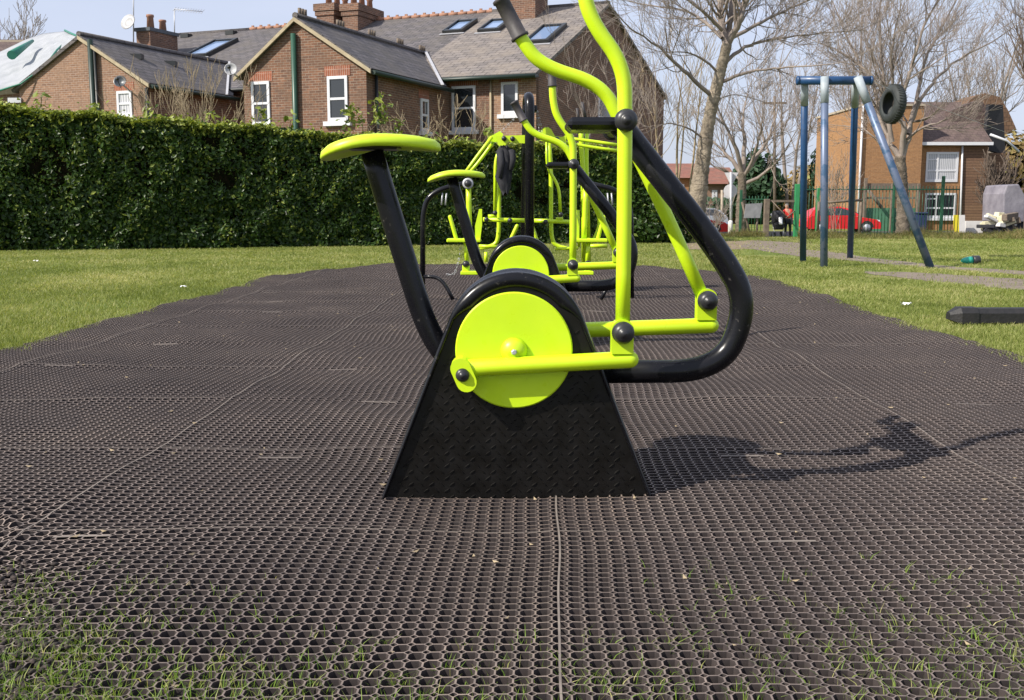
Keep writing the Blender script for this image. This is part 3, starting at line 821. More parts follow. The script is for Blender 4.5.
def third_tree():
    t = Tree(77); Y = 42.0
    t.trunk(Q([(741,238),(741,210),(742,190),(742,172)], Y), [.24,.20,.18,.15])
    def lb(l, r0, r1, dY, **k):
        n = len(l); t.limb([P(x, y, Y+dY*i/(n-1)) for i, (x, y) in enumerate(l)], r0, r1, **k)
    kw = dict(kids=12, L=1.7, maxlev=1, sub=7, minr=.007)
    for l, r0, dY in (([(742,175),(730,158),(716,146),(702,128)], .10, 1), ([(742,172),(736,146),(722,120),(715,98)], .10, -1), ([(742,174),(745,146),(742,116),(748,92)], .11, 1),
                      ([(743,176),(760,152),(772,130),(778,104)], .10, 1), ([(744,184),(762,176),(780,160),(792,138)], .08, -1), ([(741,180),(728,172),(712,166),(700,152)], .06, 1), ([(743,178),(754,158),(760,132),(764,110)], .07, -1.5)):
        lb(l, r0, .02, dY, **kw)
    g = P(741, 238, Y)
    t.finish('bare_tree', 'rounded leafless tree with arching limbs just right of the give way sign', (g.x, g.y, gz(0, Y)), M['bark'], M['twig'], group='bare park trees')
third_tree()
stemmy('bare_tree', 'thin pale upright leafless saplings in front of the end gable', 676, 232, 31, 4, 6.0, .04, .8, M['bark'], M['twigtan'], 33, 1, 8, 5, .005, 'bare park trees')
stemmy('bare_tree', 'twiggy leafless tree growing over the shaded gable wall behind the hedge', 622, 232, 29, 5, 4.4, .035, 1.6, M['bark'], M['twig'], 35, 2, 5, 4, .0045, 'bare park trees')
stemmy('bare_tree', 'tall leafless tree at the right edge behind the brick house', 1034, 220, 52, 2, 13, .22, 1.2, M['bark'], M['twigdark'], 37, 2, 12, 5, 0.0075, 'bare park trees', L=3.6)
stemmy('bare_tree', 'distant leafless tree between the swing posts and the tree with the tyre', 848, 205, 75, 4, 13, .2, 3.5, M['bark'], M['twig'], 39, 2, 10, 5, 0.0105, 'bare park trees', L=4.2)
stemmy('bare_tree', 'pale distant leafless tree seen through the branches right of the big trunk', 790, 205, 80, 4, 12, .18, 4.0, M['bark'], M['twig'], 41, 2, 8, 5, 0.0105, 'bare park trees', L=4.0)
stemmy('bare_tree', 'distant leafless tree above the dark gabled roof of the orange house', 975, 205, 80, 4, 14, .2, 4.0, M['bark'], M['twig'], 45, 2, 9, 5, 0.0105, 'bare park trees', L=4.4)
stemmy('bare_tree', 'faint far leafless tree at the left edge above the tarpaulin roof', 8, 205, 75, 3, 14.5, .18, 3.0, M['bark'], M['twig'], 43, 2, 10, 6, .014, 'bare park trees', L=3.0)
# twiggy shrubs behind the hedge
stemmy('twiggy_shrub', 'tan leafless twiggy shrub behind the hedge left of the middle brick gable', 196, 210, 25.5, 34, 3.5, .014, 1.6, M['twigtan'], M['twigtan'], 51, 1, 5, 4, .005, 'leafless shrubs behind the hedge', 'shrub', up=.2, L=.7)
stemmy('twiggy_shrub', 'small tan leafless shrub behind the hedge under the tall sash window', 452, 210, 27, 16, 2.9, .012, 1.2, M['twigtan'], M['twigtan'], 53, 1, 4, 4, .005, 'leafless shrubs behind the hedge', 'shrub', up=.05, L=.7)
stemmy('twiggy_shrub', 'low brownish leafless shrub behind the hedge at the shaded wing wall', 395, 210, 26, 14, 2.75, .012, .9, M['twigtan'], M['twigtan'], 55, 1, 4, 4, .005, 'leafless shrubs behind the hedge', 'shrub', up=.1, L=.5)
stemmy('twiggy_shrub', 'leafless brown shrub against the fence beside the red hatchback', 833, 240, 36.5, 9, 2.2, .012, .5, M['twigdark'], M['twig'], 57, 1, 5, 4, .006, None, 'shrub', L=.8)
stemmy('twiggy_shrub', 'leafless brown shrub by the gate post left of the sign board', 712, 240, 35, 7, .8, .012, 1.2, M['twigdark'], M['twig'], 59, 1, 5, 4, .006, None, 'shrub', L=.6)

# ------------------------------------------------------------------ terrace of brick houses
K = P(536, 73, 36.5)
UR = Vector((.929, -.370, 0)); VV = Vector((.370, .929, 0)); UP = Vector((0, 0, 1))
ZE = K.z; GZ = -.65
def uvz(p): d = p-K; return d.dot(UR), d.dot(VV), p.z
def W(u, v, z): return Vector((K.x, K.y, 0))+UR*u+VV*v+UP*z
gpeak = hit(607, 6, K, UR); gfar = hit(664, 97, K, UR)
VR = uvz(gpeak)[1]; ZR = gpeak.z; VF = uvz(gfar)[1]; ZF = gfar.z
def wbox(m, u0, u1, v0, v1, z0, z1, mi=0):
    c = [W(u, v, z) for u in (u0, u1) for v in (v0, v1) for z in (z0, z1)]
    m.add(c, [(0,2,6,4),(1,5,7,3),(0,4,5,1),(2,3,7,6),(0,1,3,2),(4,6,7,5)], False, mi)
def slab(m, pts, th=.12, mi=0):
    pts = [Vector(p) for p in pts]
    n = (pts[1]-pts[0]).cross(pts[2]-pts[0]).normalized()
    if n.z > 0: n = -n
    m.prism(pts, n*th, mi)
def sash(root, O, n, px0, py0, px1, py1, sill=True, lintel=True, kind='sash', gl='glass', out=.05, arch=True, label=None, frame=.09, rail=.5):
    """sash window on the plane (O, outward normal n)"""
    a = hit(px0, py0, O, n); b = hit(px1, py1, O, n); c = hit(px1, py0, O, n)
    t = Vector((-n.y, n.x, 0)); 
    if t.dot(c-a) < 0: t = -t
    w = abs((b-a).dot(t)); z1 = (a.z+c.z)/2; z0 = b.z; h = z1-z0
    def bx(m, s0, s1, za, zb, d0, d1, mi=0):
        vs = [a+t*s+UP*(z-a.z)+n*d for s in (s0, s1) for d in (d0, d1) for z in (za, zb)]
        m.add(vs, [(0,2,6,4),(1,5,7,3),(0,4,5,1),(2,3,7,6),(0,1,3,2),(4,6,7,5)], False, mi)
    m = MB(); f = frame
    bx(m, 0, f, z0, z1, -.02, out); bx(m, w-f, w, z0, z1, -.02, out)
    bx(m, f, w-f, z1-f, z1, -.02, out); bx(m, f, w-f, z0, z0+f*1.2, -.02, out)
    zm = z0+h*rail
    if kind in ('sash', 'casement'): bx(m, f, w-f, zm-f*.4, zm+f*.4, -.02, out*.8)
    if kind == 'casement':
        bx(m, w*.34, w*.34+f*.7, z0+f, z1-f, -.02, out*.85)
        if rail < .5: bx(m, f, w*.34, (zm+z1)/2-f*.3+.1, (zm+z1)/2+f*.3+.1, -.02, out*.7)
    win = m.build('window', M['white'], root, label)
    g = MB(); bx(g, f*.8, w-f*.8, z0+f*.8, z1-f*.8, .004, .012); g.build('pane', M[gl], win)
    if sill:
        s = MB(); bx(s, -.12, w+.12, z0-.14, z0-.003, -.01, .13); s.build('sill', M['white'], win)
    if lintel:
        s = MB(); bx(s, -.1, w+.1, z1+.003, z1+.30, -.01, .012); s.build('lintel', M['brickred'], win)
    return win
def pot(m, c, r=.13, h=.45, mi=0): m.lathe(c, (0,0,1), [(0, r*1.05), (h*.8, r*.85), (h*.84, r*1.05), (h, r*1.0), (h, r*.6), (h*.7, r*.6)], 12, mi)
def chimney(root, u0, u1, v0, v1, z0, z1, pots=2, bm='brick', lbl=None):
    m = MB(); wbox(m, u0, u1, v0, v1, z0, z1-.5); wbox(m, u0-.05, u1+.05, v0-.05, v1+.05, z1-.5, z1-.3); wbox(m, u0-.1, u1+.1, v0-.1, v1+.1, z1-.3, z1)
    c = m.build('chimney', M[bm], root, lbl)
    m = MB(); wbox(m, u0-.07, u1+.07, v0-.07, v1+.07, z0+.0, z0+.35); m.build('chimney_flashing', M['lead'], c)
    for k in range(pots):
        m = MB(); f = (k+.5)/pots
        if v1-v0 > u1-u0: pt = W((u0+u1)/2, v0+(v1-v0)*f, z1)
        else: pt = W(u0+(u1-u0)*f, (v0+v1)/2, z1)
        pot(m, pt, .14, .5); m.build('chimney_pot', M['terracotta'], c)
    return c
def roofz(v): return ZE+(ZR-ZE)*v/VR
def skylight(root, px0, py0, px1, py1):
    """roof window on the main slope; px box is its outline"""
    n = UR.cross(VV*VR+UP*(ZR-ZE)).normalized()
    if n.z < 0: n = -n
    a = uvz(hit(px0, py1, K, n)); b = uvz(hit(px1, py0, K, n))
    lo, hi = a[1], b[1]; u0 = a[0]; w = 1.0
    c0 = uvz(hit((px0*.72+px1*.28), py1, K, n)); u1 = uvz(hit(px1-(px1-px0)*.28, py1, K, n))[0]
    sl = (VV*VR+UP*(ZR-ZE)).normalized()
    def pt(u, v, d): return W(u, v, roofz(v))+n*(d+.12)
    m = MB(); f = .09
    def bar(ua, ub, va, vb, d0, d1):
        vs = [pt(u, v, d) for u in (ua, ub) for v in (va, vb) for d in (d0, d1)]
        m.add(vs, [(0,2,6,4),(1,5,7,3),(0,4,5,1),(2,3,7,6),(0,1,3,2),(4,6,7,5)])
    bar(u0, u0+f*.6, lo, hi, -.05, .14); bar(u1-f*1.5, u1, lo, hi, -.05, .14); bar(u0+f*.6, u1-f*1.5, lo, lo+f*2, -.05, .13); bar(u0+f*.6, u1-f*1.5, hi-f*1.5, hi, -.05, .13)
    fr = m.build('roof_window', M['blackpipe'], root)
    m = MB(); bar(u0+f*.8, u1-f*.8, lo+f*.8, hi-f*.8, .02, .06); m.build('pane', M['skyglass'], fr)
    m = MB(); bar(u0-.1, u1+.1, lo-.12, lo-.005, .0, .02); m.build('flashing', M['lead'], fr)

UL = uvz(hit(168, 38, W(0, VR, 0), VV))[0]          # left end of the row
UM = uvz(hit(428, 60, W(0, 2, 0), VV))[0]           # boundary between the pale roof and the darker one
# --- the end house (right)
hr = empty('brick_house', W((UM)/2, VR, GZ), 'end terrace house with pale slate roof, three roof windows, shaded gable wall', 'house')
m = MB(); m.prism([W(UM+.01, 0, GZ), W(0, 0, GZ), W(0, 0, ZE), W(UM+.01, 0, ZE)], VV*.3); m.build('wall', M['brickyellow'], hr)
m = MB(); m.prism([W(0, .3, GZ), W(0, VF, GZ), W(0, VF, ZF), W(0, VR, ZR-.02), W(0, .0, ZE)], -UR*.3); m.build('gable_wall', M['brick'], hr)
m = MB(); wbox(m, UM+.01, -.3, VF-.3, VF, GZ, ZF); m.build('back_wall', M['brick'], hr)
um = uvz(hit(490, 90, K, VV))[0]
m = MB(); m.prism([W(UM+.02, -.004, GZ), W(um, -.004, GZ), W(um, -.004, ZE-.02), W(UM+.02, -.004, ZE-.02)], VV*(-.006)); m.build('red_brick_facing', M['brick'], hr)
m = MB(); m.tube([W(um+.05, -.06, GZ), W(um+.05, -.06, ZE-.1)], .04, 8); m.build('mortar_joint_strip', M['barge'], hr)
ov = .35; zo = ZE-(ZR-ZE)/VR*ov
m = MB(); slab(m, [W(UM, -ov, zo+.12), W(.12, -ov, zo+.12), W(.12, VR, ZR+.12), W(UM, VR, ZR+.12)], .12)
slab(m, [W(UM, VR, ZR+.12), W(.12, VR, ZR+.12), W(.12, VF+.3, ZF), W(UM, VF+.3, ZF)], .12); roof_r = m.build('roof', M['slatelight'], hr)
m = MB(); m.tube([W(UM, -ov-.07, zo+.02), W(.15, -ov-.07, zo+.02)], .075, 8); m.build('gutter', M['gutter'], hr)
m = MB(); wbox(m, UM, .1, -ov+.02, -.01, ZE-.14, ZE-.02); m.build('soffit', M['gutter'], hr)
m = MB(); m.tube([W(UM, VR, ZR+.1), W(.12, VR, ZR+.1)], .11, 8); m.build('ridge_tile', M['slate'], hr)
for q in ((443,25,468,37),(478,24,505,36),(524,30,556,48)): skylight(hr, *q)
sash(hr, K, -VV, 452, 86, 476, 130)
sash(hr, K, -VV, 501.5, 82, 518, 114, kind='plain')
sash(hr, K, UR, 598, 92, 612, 122, kind='plain', label='small pale window in the shaded gable')
cu = uvz(hit(524, 20, W(0, VR, 0), VV))[0]; cu1 = uvz(hit(553, 20, W(0, VR, 0), VV))[0]
czb = P(540, 20, W(cu, VR, 0).y).z
cc = chimney(hr, cu, cu+1.1, VR-1.6, VR-.1, roofz(VR-1.6)-.3, ZR+1.5, 2)
m = MB(); m.ball(W(UM+.5, -.45, zo-.05), .12, 10); m.build('security_light', M['white'], hr)
# --- the middle + left houses of the row
hm = empty('brick_house', W((UM+UL)/2, VR, GZ), 'long terrace house with dark slate roof, red ridge tiles and two big chimneys', 'house')
m = MB(); wbox(m, UL, UM-.01, .002, .3, GZ, ZE); wbox(m, UL, UL+.3, .302, VF, GZ, ZE); wbox(m, UL+.302, UM-.01, VF-.3, VF, GZ, ZE); m.build('wall', M['brick'], hm)
m = MB(); slab(m, [W(UL-.1, -ov, zo+.10), W(UM-.003, -ov, zo+.10), W(UM-.003, VR, ZR+.10), W(UL-.1, VR, ZR+.10)], .12)
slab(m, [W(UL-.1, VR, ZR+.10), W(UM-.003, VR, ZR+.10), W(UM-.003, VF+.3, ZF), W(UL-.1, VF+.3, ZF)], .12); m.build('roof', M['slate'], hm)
m = MB(); m.tube([W(UL, -ov-.07, zo+.02), W(UM-.05, -ov-.07, zo+.02)], .075, 8); m.build('gutter', M['blackpipe'], hm)
u = uvz(hit(448, 12, W(0, VR, 0), VV))[0]; u1 = uvz(hit(250, 27, W(0, VR, 0), VV))[0]
m = MB(); uu = u1
while uu < UM-.1:
    m.tube([W(uu, VR, ZR+.12), W(uu+.42, VR, ZR+.12)], .085, 8); wbox(m, uu+.1, uu+.22, VR-.03, VR+.03, ZR+.19, ZR+.27); uu += .45
m.build('red_ridge_tiles', M['terracotta'], hm)
m = MB(); m.tube([W(UL, VR, ZR+.08), W(u1, VR, ZR+.08)], .11, 8); m.build('ridge_tile', M['slate'], hm)
skylight(hm, 184, 45, 213, 61)
for (x, y) in ((186, 37), (231, 34)):
    n = UR.cross(VV*VR+UP*(ZR-ZE)).normalized(); n = n if n.z > 0 else -n
    p = uvz(hit(x, y, K+UP*.1, n)); m = MB(); wbox(m, p[0]-.22, p[0]+.22, p[1]-.15, p[1]+.2, p[2]-.05, p[2]+.14); m.build('roof_vent', M['blackpipe'], hm)
for (xa, xb, lbl, dv) in ((319, 336, 'left one of the two big chimneys', .9), (345, 360, 'right one of the two big chimneys', 0)):
    ua = uvz(hit(xa, 20, W(0, VR-1.4, 0), VV))[0]; ub = uvz(hit(xb, 20, W(0, VR-1.4, 0), VV))[0]
    chimney(hm, ua, ub, VR-1.6, VR+.5, roofz(VR-1.6)-.3, hit(xa, 3.5, W(0, VR-1.7, 0), VV).z, 3, lbl=lbl)
# --- wing with the gable (middle)
Eb = hit(450, 88, K, VV); ub, _, zb = uvz(Eb)
F1 = hit(366, 66, W(ub, 0, 0), UR); vf = uvz(F1)[1]; zb = (zb+F1.z)/2
FL = uvz(hit(243, 68, F1, VV))[0]; apx = hit(297, 20, F1, VV); ua, _, za = uvz(apx)
print('wing', ub, vf, zb, F1.z, FL, ua, za, 'ridge', ZR, VR, VF, ZF, ZE, UL, UM)
def wing(label, uR, uL, uA, v0, zE, zA, wallm, roofm, left_extra=0):
    w = empty('brick_house', W(uA, v0/2, GZ), label, 'house')
    m = MB(); m.prism([W(uL, v0, GZ), W(uR, v0, GZ), W(uR, v0, zE), W(uA, v0, zA), W(uL, v0, zE)], VV*.3); m.build('gable_wall', M[wallm], w)
    m = MB(); wbox(m, uR-.3, uR-.002, v0+.302, -.004, GZ, zE); m.build('side_wall', M['brick'], w)
    m = MB(); wbox(m, uL+.002, uL+.3, v0+.302, -.004, GZ, zE); m.build('side_wall', M['brick'], w)
    vj = (zA-ZE)/(ZR-ZE)*VR; vje = (zE-ZE)/(ZR-ZE)*VR
    sR = (zA-zE)/(uR-uA); o = .25
    m = MB()
    slab(m, [W(uA, v0-.12, zA+.1), W(uR+o, v0-.12, zE-sR*o+.1), W(uR+o, vje, zE-sR*o+.1), W(uA, vj+.3, zA+.1)], .12)
    sL = (zA-zE)/(uA-uL)
    slab(m, [W(uA, v0-.12, zA+.1), W(uL-o, v0-.12, zE-sL*o+.1), W(uL-o, vje, zE-sL*o+.1), W(uA, vj+.3, zA+.1)], .12)
    m.build('roof', M[roofm], w)
    for sgn, ue, sl in ((1, uR+o, sR), (-1, uL-o, sL))[:1 if left_extra else 2]:
        m = MB(); a = W(uA, v0-.14, zA+.06); b = W(ue, v0-.14, zE-sl*o+.06); m.prism([a, b, b-UP*.12, a-UP*.12], VV*-.05); m.build('barge_board', M['barge'], w)
    m = MB(); m.tube([W(uR+o+.06, v0-.1, zE-sR*o-.02), W(uR+o+.06, -.4, zE-sR*o-.02)], .07, 8); m.build('gutter', M['gutter'], w)
    m = MB(); m.tube([W(uA, v0-.12, zA+.12), W(uA, vj, zA+.12)], .1, 8)
    m.build('ridge_tile', M['slate'], w)
    # lead valley
    m = MB(); ze_ = zE-sR*o; vb_ = (ze_-ZE)/(ZR-ZE)*VR-.2; a = W(uA+.05, vj, roofz(vj)+.17); b = W(uR+o+.05, vb_, roofz(vb_)+.17); m.prism([a, b, b+UR*.11, a+UR*.11], UP*.03); m.build('valley_flashing', M['lead'], w)
    return w
wb = wing('brick rear wing with two white sash windows and green pipe on its gable', ub, FL, ua, vf, zb, za, 'brick', 'slate')
O = W(0, vf, 0)
sash(wb, O, -VV, 251.5, 81.5, 271, 125); sash(wb, O, -VV, 327.5, 76, 348.5, 121)
gp = hit(295, 34, O, -VV); m = MB(); m.tube([gp-VV*.1, Vector((gp.x, gp.y, GZ))-VV*.1], .085, 10); m.build('soil_pipe', M['greenpipe'], wb)
gp = hit(369, 72, W(ub, 0, 0), UR); m = MB(); m.tube([gp+UR*.08+VV*.3, Vector((gp.x, gp.y, GZ))+UR*.08+VV*.3], .05, 8); m.build('downpipe', M['blackpipe'], wb)
sash(wb, W(ub, 0, 0), UR, 420, 99, 428, 132, label='narrow white window in the shaded side wall')
for i in range(5):    # little ornate ridge tiles
    vv_ = vf+(.15, 4.5, 6.6, 8.4, 2.4)[i] if vf+(.15, 4.5, 6.6, 8.4, 2.4)[i] < 3 else 0
    m = MB()
    for k in range(3): m.tube([W(ua, vv_+k*.16, za+.16), W(ua, vv_+k*.16, za+.38)], .06, 6)
    m.build('ridge_finial', M['timber'], wb)
def dish(name, label, O, n, px, py, r, mt, tilt=.5, yaw=0):
    c = hit(px, py, O, n)+n*.45; root = empty(name, c-n*.45-UP*.3, label, 'satellite dish')
    ax = (n+UP*tilt+Vector((-n.y, n.x, 0))*yaw).normalized()
    m = MB(); m.lathe(c, ax, [(-.02, .02), (.0, r*.4), (.04, r*.75), (.09, r), (.10, r), (.055, r*.75), (.02, r*.4), (.0, .02)], 24); m.build('dish', M[mt], root)
    m = MB(); m.tube([c-ax*.02, c-n*.45-UP*.25], .03, 6); m.build('bracket', M['steel'], root)
    m = MB(); m.tube([c-UP*r*.8, c+ax*.4-UP*.1], .015, 5); m.ball(c+ax*.4-UP*.08, .06, 8); m.build('receiver_arm', M['blackpipe'], root)
dish('satellite_dish', 'pale grey satellite dish at the left eaves corner of the middle brick gable', O, -VV, 240, 72, .20, 'greyplastic', .4, .5)
# --- left wing
dA = (zb-H)/((203-83)/F)*1.0
F2 = P(146, 82, 34.0)
YA = 34.0*(zb-H)/(F2.z-H)
F2 = P(146, 82, YA); uA2, vA, _ = uvz(F2); apA = hit(81, 38, F2, VV); ua2, _, za2 = uvz(apA); FL2 = uvz(hit(-8, 100, F2, VV))[0]
FL2 = ua2-(uA2-ua2)*1.1
print('wingA', uA2, vA, zb, ua2, za2, FL2, YA)
wa = wing('brick rear wing beside the white tarpaulin, black pipe on its gable', uA2, FL2, ua2, vA, zb, za2, 'brickpink', 'slate', 1)
O2 = W(0, vA, 0)
sash(wa, O2, -VV, 117, 91, 133, 116, gl='curtain')
for x, mt, r in ((92.5, 'gutter', .10), (97, 'blackpipe', .05)):
    gp = hit(x, 40 if x < 95 else 50, O2, -VV); m = MB(); m.tube([gp-VV*.12, Vector((gp.x, gp.y, GZ))-VV*.12], r, 10); m.build('soil_pipe', M[mt], wa)
gp = hit(148.5, 88, O2, -VV); m = MB(); m.tube([gp-VV*.1, Vector((gp.x, gp.y, GZ))-VV*.1], .06, 10); m.build('downpipe', M['blackpipe'], wa)
dish('satellite_dish', 'dark satellite dish fixed above the curtained window of the left wing', O2, -VV, 130, 84, .21, 'darkdish', .5, .5)
nslope = (UR*(uA2-ua2)-UP*(za2-zb)).cross(VV).normalized(); nslope = nslope if nslope.z > 0 else -nslope
for (x, y) in ((137, 57), (171, 64)):
    p = hit(x, y, apA+UP*.1, nslope); m = MB(); m.box(p, (.4, .3, .2)); m.build('roof_vent', M['blackpipe'], wa)
# chimney with two pots behind the left wing
pc = W(0, 0, 0); cpl = W(0, 3.4, 0)
ua_ = uvz(hit(136, 30, cpl, VV))[0]; ub_ = uvz(hit(146, 30, cpl, VV))[0]; zt = hit(150, 27, cpl, VV).z
chs = empty('chimney_stack', W((ua_+ub_)/2, 3.4, ZE), 'square brick chimney stack with two red pots behind the left slate roof', 'chimney')
m = MB(); wbox(m, ua_, ub_+.2, 3.4, 5.2, ZE-3.5, zt-.15); m.build('stack', M['brick'], chs)
m = MB(); wbox(m, ua_-.06, ub_+.26, 3.34, 5.26, zt-.15, zt); m.build('capping', M['darkdish'], chs)
m = MB(); wbox(m, ua_-.15, ub_+.35, 3.25, 5.35, ZE+.3, ZE+.8); m.build('flashing', M['lead'], chs)
for k in (0, 1):
    m = MB(); pot(m, W((ua_+ub_)/2+.1, 3.9+.8*k, zt), .16, .62-.1*k); m.build('chimney_pot', M['terracotta'], chs)
# aerial masts
def mast(name, label, px, py0, py1, Y, dish_=False, yagi=False, cat='aerial'):
    a = P(px, py0, Y); b = P(px, py1, Y); r = empty(name, a, label, cat)
    m = MB(); m.tube([a, b], .03, 6); m.build('mast', M['steel'], r)
    if dish_:
        c = P(px-4, 23, Y-.3); m = MB(); ax = Vector((-.3, -.8, .35)); m.lathe(c, ax, [(0, .02), (.03, .2), (.1, .36), (.115, .36), (.045, .2), (.015, .02)], 20); m.build('dish', M['greyplastic'], r)
        m = MB(); m.tube([c, P(px, 24, Y)], .03, 5); m.build('bracket', M['blackpipe'], r)
    if yagi:
        m = MB(); e = b+Vector((1.35, 0, -.12)); m.tube([b, e], .02, 5)
        for k in range(12):
            p = b.lerp(e, k/11); m.tube([p-Vector((.05, .12, .11)), p+Vector((.05, .12, .11))], .012, 4)
        m.build('antenna', M['steel'], r)
Yc = W(ua_, 3.4, 0).y
mast('aerial_mast', 'tall thin mast with a small round dish beside the chimney with two pots', 133.5, 44, -30, Yc, dish_=True)
mast('television_aerial', 'toothed television aerial on a pole above the dark slate roof', 174.5, 38, 9, W(UL, VR, 0).y-.5, yagi=True)
# --- tarpaulin-covered roof and neighbour house at the far left
th = empty('tarpaulin_roof', P(35, 95, 40)-UP*2, 'sloping roof sheeted in white tarpaulin with green hems at the far left', 'roof')
pts = [(-60,84,39),(-60,70,43),(2,52,46),(27,40,48),(45,34,48),(66,32,46.5),(79,39,41.5),(70,47,40),(46,66,38.6),(22,84,38),(0,91,38),(-60,98,38)]
m = MB(); ctr = P(20, 62, 42)
NX, NY = 26, 14
top = [(-60,80,46),(2,52,46),(27,40,47),(45,34,47),(66,32,45.5),(79,39,41)]; bot = [(-60,99,38),(0,90.5,38),(22,84,38),(46,66,38.2),(62,54,38.8),(79,39.5,40.9)]
def ip(l, t):
    f = t*(len(l)-1); i = min(int(f), len(l)-2); f -= i
    return tuple(l[i][k]*(1-f)+l[i+1][k]*f for k in range(3))
vs = []; fs = []
for i in range(NX+1):
    a = P(*ip(top, i/NX)); b = P(*ip(bot, i/NX))
    for j in range(NY+1):
        p = a.lerp(b, j/NY)
        ed = min(j, NY-j)/3; ed = min(ed, 1)
        p = p+Vector((0, -.3, .8))*ed*(noise.noise(Vector((i*.5, j*.3, 4)))*.12)
        vs.append(p)
for i in range(NX):
    for j in range(NY): q = i*(NY+1)+j; fs.append((q, q+NY+1, q+NY+2, q+1))
m.add(vs, fs, True); tp = m.build('tarpaulin', M['tarp'], th)
sd = tp.modifiers.new('thickness', 'SOLIDIFY'); sd.thickness = .04
m = MB(); m.tube([P(*q)+Vector((0, -.08, 0)) for q in [(0,91,37.9),(22,84,37.9),(33,76,37.9),(46,66,38),(50,60,38.3),(62,53,38.6),(79,39.5,40.8)]], .03, 6)
m.tube([P(*q)+Vector((0, -.1, .05)) for q in [(66,32,45.4),(72,35,43.4),(84,40,40.6)]], .045, 6)
m.build('green_hem', M['tarpgreen'], th)
m = MB(); m.tube([P(12,62,40.2)+UP*.25, P(33,46,43)+UP*.2], [.17,.06], 10); m.build('rolled_sheet', M['tarpgreen'], th)
m = MB(); m.tube([P(48,62,38.8), P(57,50,40.0), P(62,45,41)], [.04,.04,.03], 6); m.build('green_fold', M['tarpgreen'], th)
m = MB()
m.prism([P(-60,150,38.4), P(30,150,38.4), P(30,92,38.4), P(-60,101,38.4)], Vector((0, .3, 0))); m.build('wall', M['brickpink'], th)
m = MB(); m.prism([P(9,103,38.2), P(22,103,38.2), P(22,98,38.2), P(9,98,38.2)], Vector((0, -.1, 0))); m.build('window', M['white'], th)
nb = empty('distant_house', P(0, 150, 60)-UP*0, 'brown flat topped house block at the far left edge behind the tarpaulin', 'house')
m = MB(); m.prism([P(-60,150,60), P(26,150,60), P(26,40,60), P(-2,40,60), P(-60,40,60)], Vector((0, 5, 0))); m.build('wall', M['timberpale'], nb)
m = MB(); slab(m, [P(-60,66,56), P(-6,66,56), P(30,39.5,60.4), P(-60,39.5,60.4)], .2); m.build('roof', M['tile'], nb)

# ------------------------------------------------------------------ orange brick house at the right
YH = 61.0
def HP(px, py, d=0): return P(px, py, YH+d)
ho = empty('brick_house', Vector((HP(905, 203).x, YH, GZ)), 'orange brick house with white casement windows and a brown tiled roof, right side', 'house')
x0 = HP(858, 150).x; x1 = HP(918, 150).x; x2 = HP(962, 150).x; x3 = HP(988, 150).x
zt0 = HP(880, 107).z; zev = HP(940, 145).z
def abox(m, xa, xb, ya, yb, za, zb, mi=0):
    m.box(((xa+xb)/2, (ya+yb)/2, (za+zb)/2), (abs(xb-xa), abs(yb-ya), abs(zb-za)), mi=mi)
m = MB(); m.prism([(x0, YH-.6, GZ), (x1, YH-.6, GZ), (x1, YH-.6, zt0), (x0, YH-.6, zt0)], (0, 9, 0)); m.build('end_wall', M['brickorange'], ho)
m = MB(); m.prism([(x1+.005, YH, GZ), (x2, YH, GZ), (x2, YH, zev), (x1+.005, YH, zev)], (0, 8, 0)); m.build('wall', M['brickorange'], ho)
m = MB(); m.prism([(x2+.005, YH-.03, GZ), (x3, YH-.03, GZ), (x3, YH-.03, zev), (x2+.005, YH-.03, zev)], (0, 8, 0)); m.build('tile_hung_wall', M['clad'], ho)
zrt = HP(940, 103).z
a = zrt-zev
m = MB(); m.prism([(x1-.0, YH-.43, zev-.03), (x3+.1, YH-.43, zev-.03), (x3+.1, YH-.43, zev+.15), (x1, YH-.43, zev+.15)], (0, .07, 0)); m.build('white_fascia', M['white'], ho)
m = MB(); m.prism([(x1+.01, YH-.35, zev+.13), (x3+.1, YH-.35, zev+.13), (x3+.1, YH+3.6, zrt+.4), (x1+.01, YH+3.6, zrt+.4)], (0, 0, -.12))
m.prism([(x1+.01, YH+3.62, zrt+.4), (x3+.1, YH+3.62, zrt+.4), (x3+.1, YH+8, zev), (x1+.01, YH+8, zev)], (0, 0, -.12)); m.build('roof', M['tile'], ho)
# flat-topped orange block coping
m = MB(); abox(m, x0-.08, x1+.06, YH-.7, YH+8.5, zt0, zt0+.12); m.build('coping', M['timberpale'], ho)
m = MB(); m.prism([P(963,109,YH+2.4), P(972,98,YH+2.4), P(985,93,YH+2.4), P(1000,97,YH+2.4), P(1008,110,YH+2.4), P(1016,128,YH+2.4), P(986,146,YH+2.4), P(975,130,YH+2.4)], (0, 3, 0)); m.build('peaked_roof', M['browntile'], ho)
# dark gabled cross roof at the right
gx0 = HP(963, 110).x; gx1 = HP(1014, 110).x; zg = HP(985, 94).z; ze2 = HP(1000, 150).z
m = MB(); m.prism([(gx0, YH+1.6, zev+.3), (gx1-.5, YH+1.6, zev+.2), (gx1-.5, YH+1.6, HP(1000, 118).z), (gx1-1.1, YH+1.6, zg-.3), (gx0+1.5, YH+1.6, zg-.2), (gx0, YH+1.6, HP(965, 108).z)], (0, 5, 0)); m.build('cross_gable', M['tile'], ho)
m = MB(); m.prism([(x3+.15, YH+.8, zev-.2), (x3+1.6, YH+1.2, zev-.5), (x3+1.25, YH+1.2, HP(1000, 103).z), (x3+.25, YH+.8, HP(990, 103).z)], (0, .4, 0)); m.build('dark_sheeting', M['darkcloth'], ho)
m = MB(); m.tube([(x3-.1, YH-.4, HP(985, 135).z), (x3+.9, YH-.3, HP(1000, 141).z), (x3+1.7, YH-.2, HP(1011, 152).z)], .07, 6); m.build('white_barge', M['white'], ho)
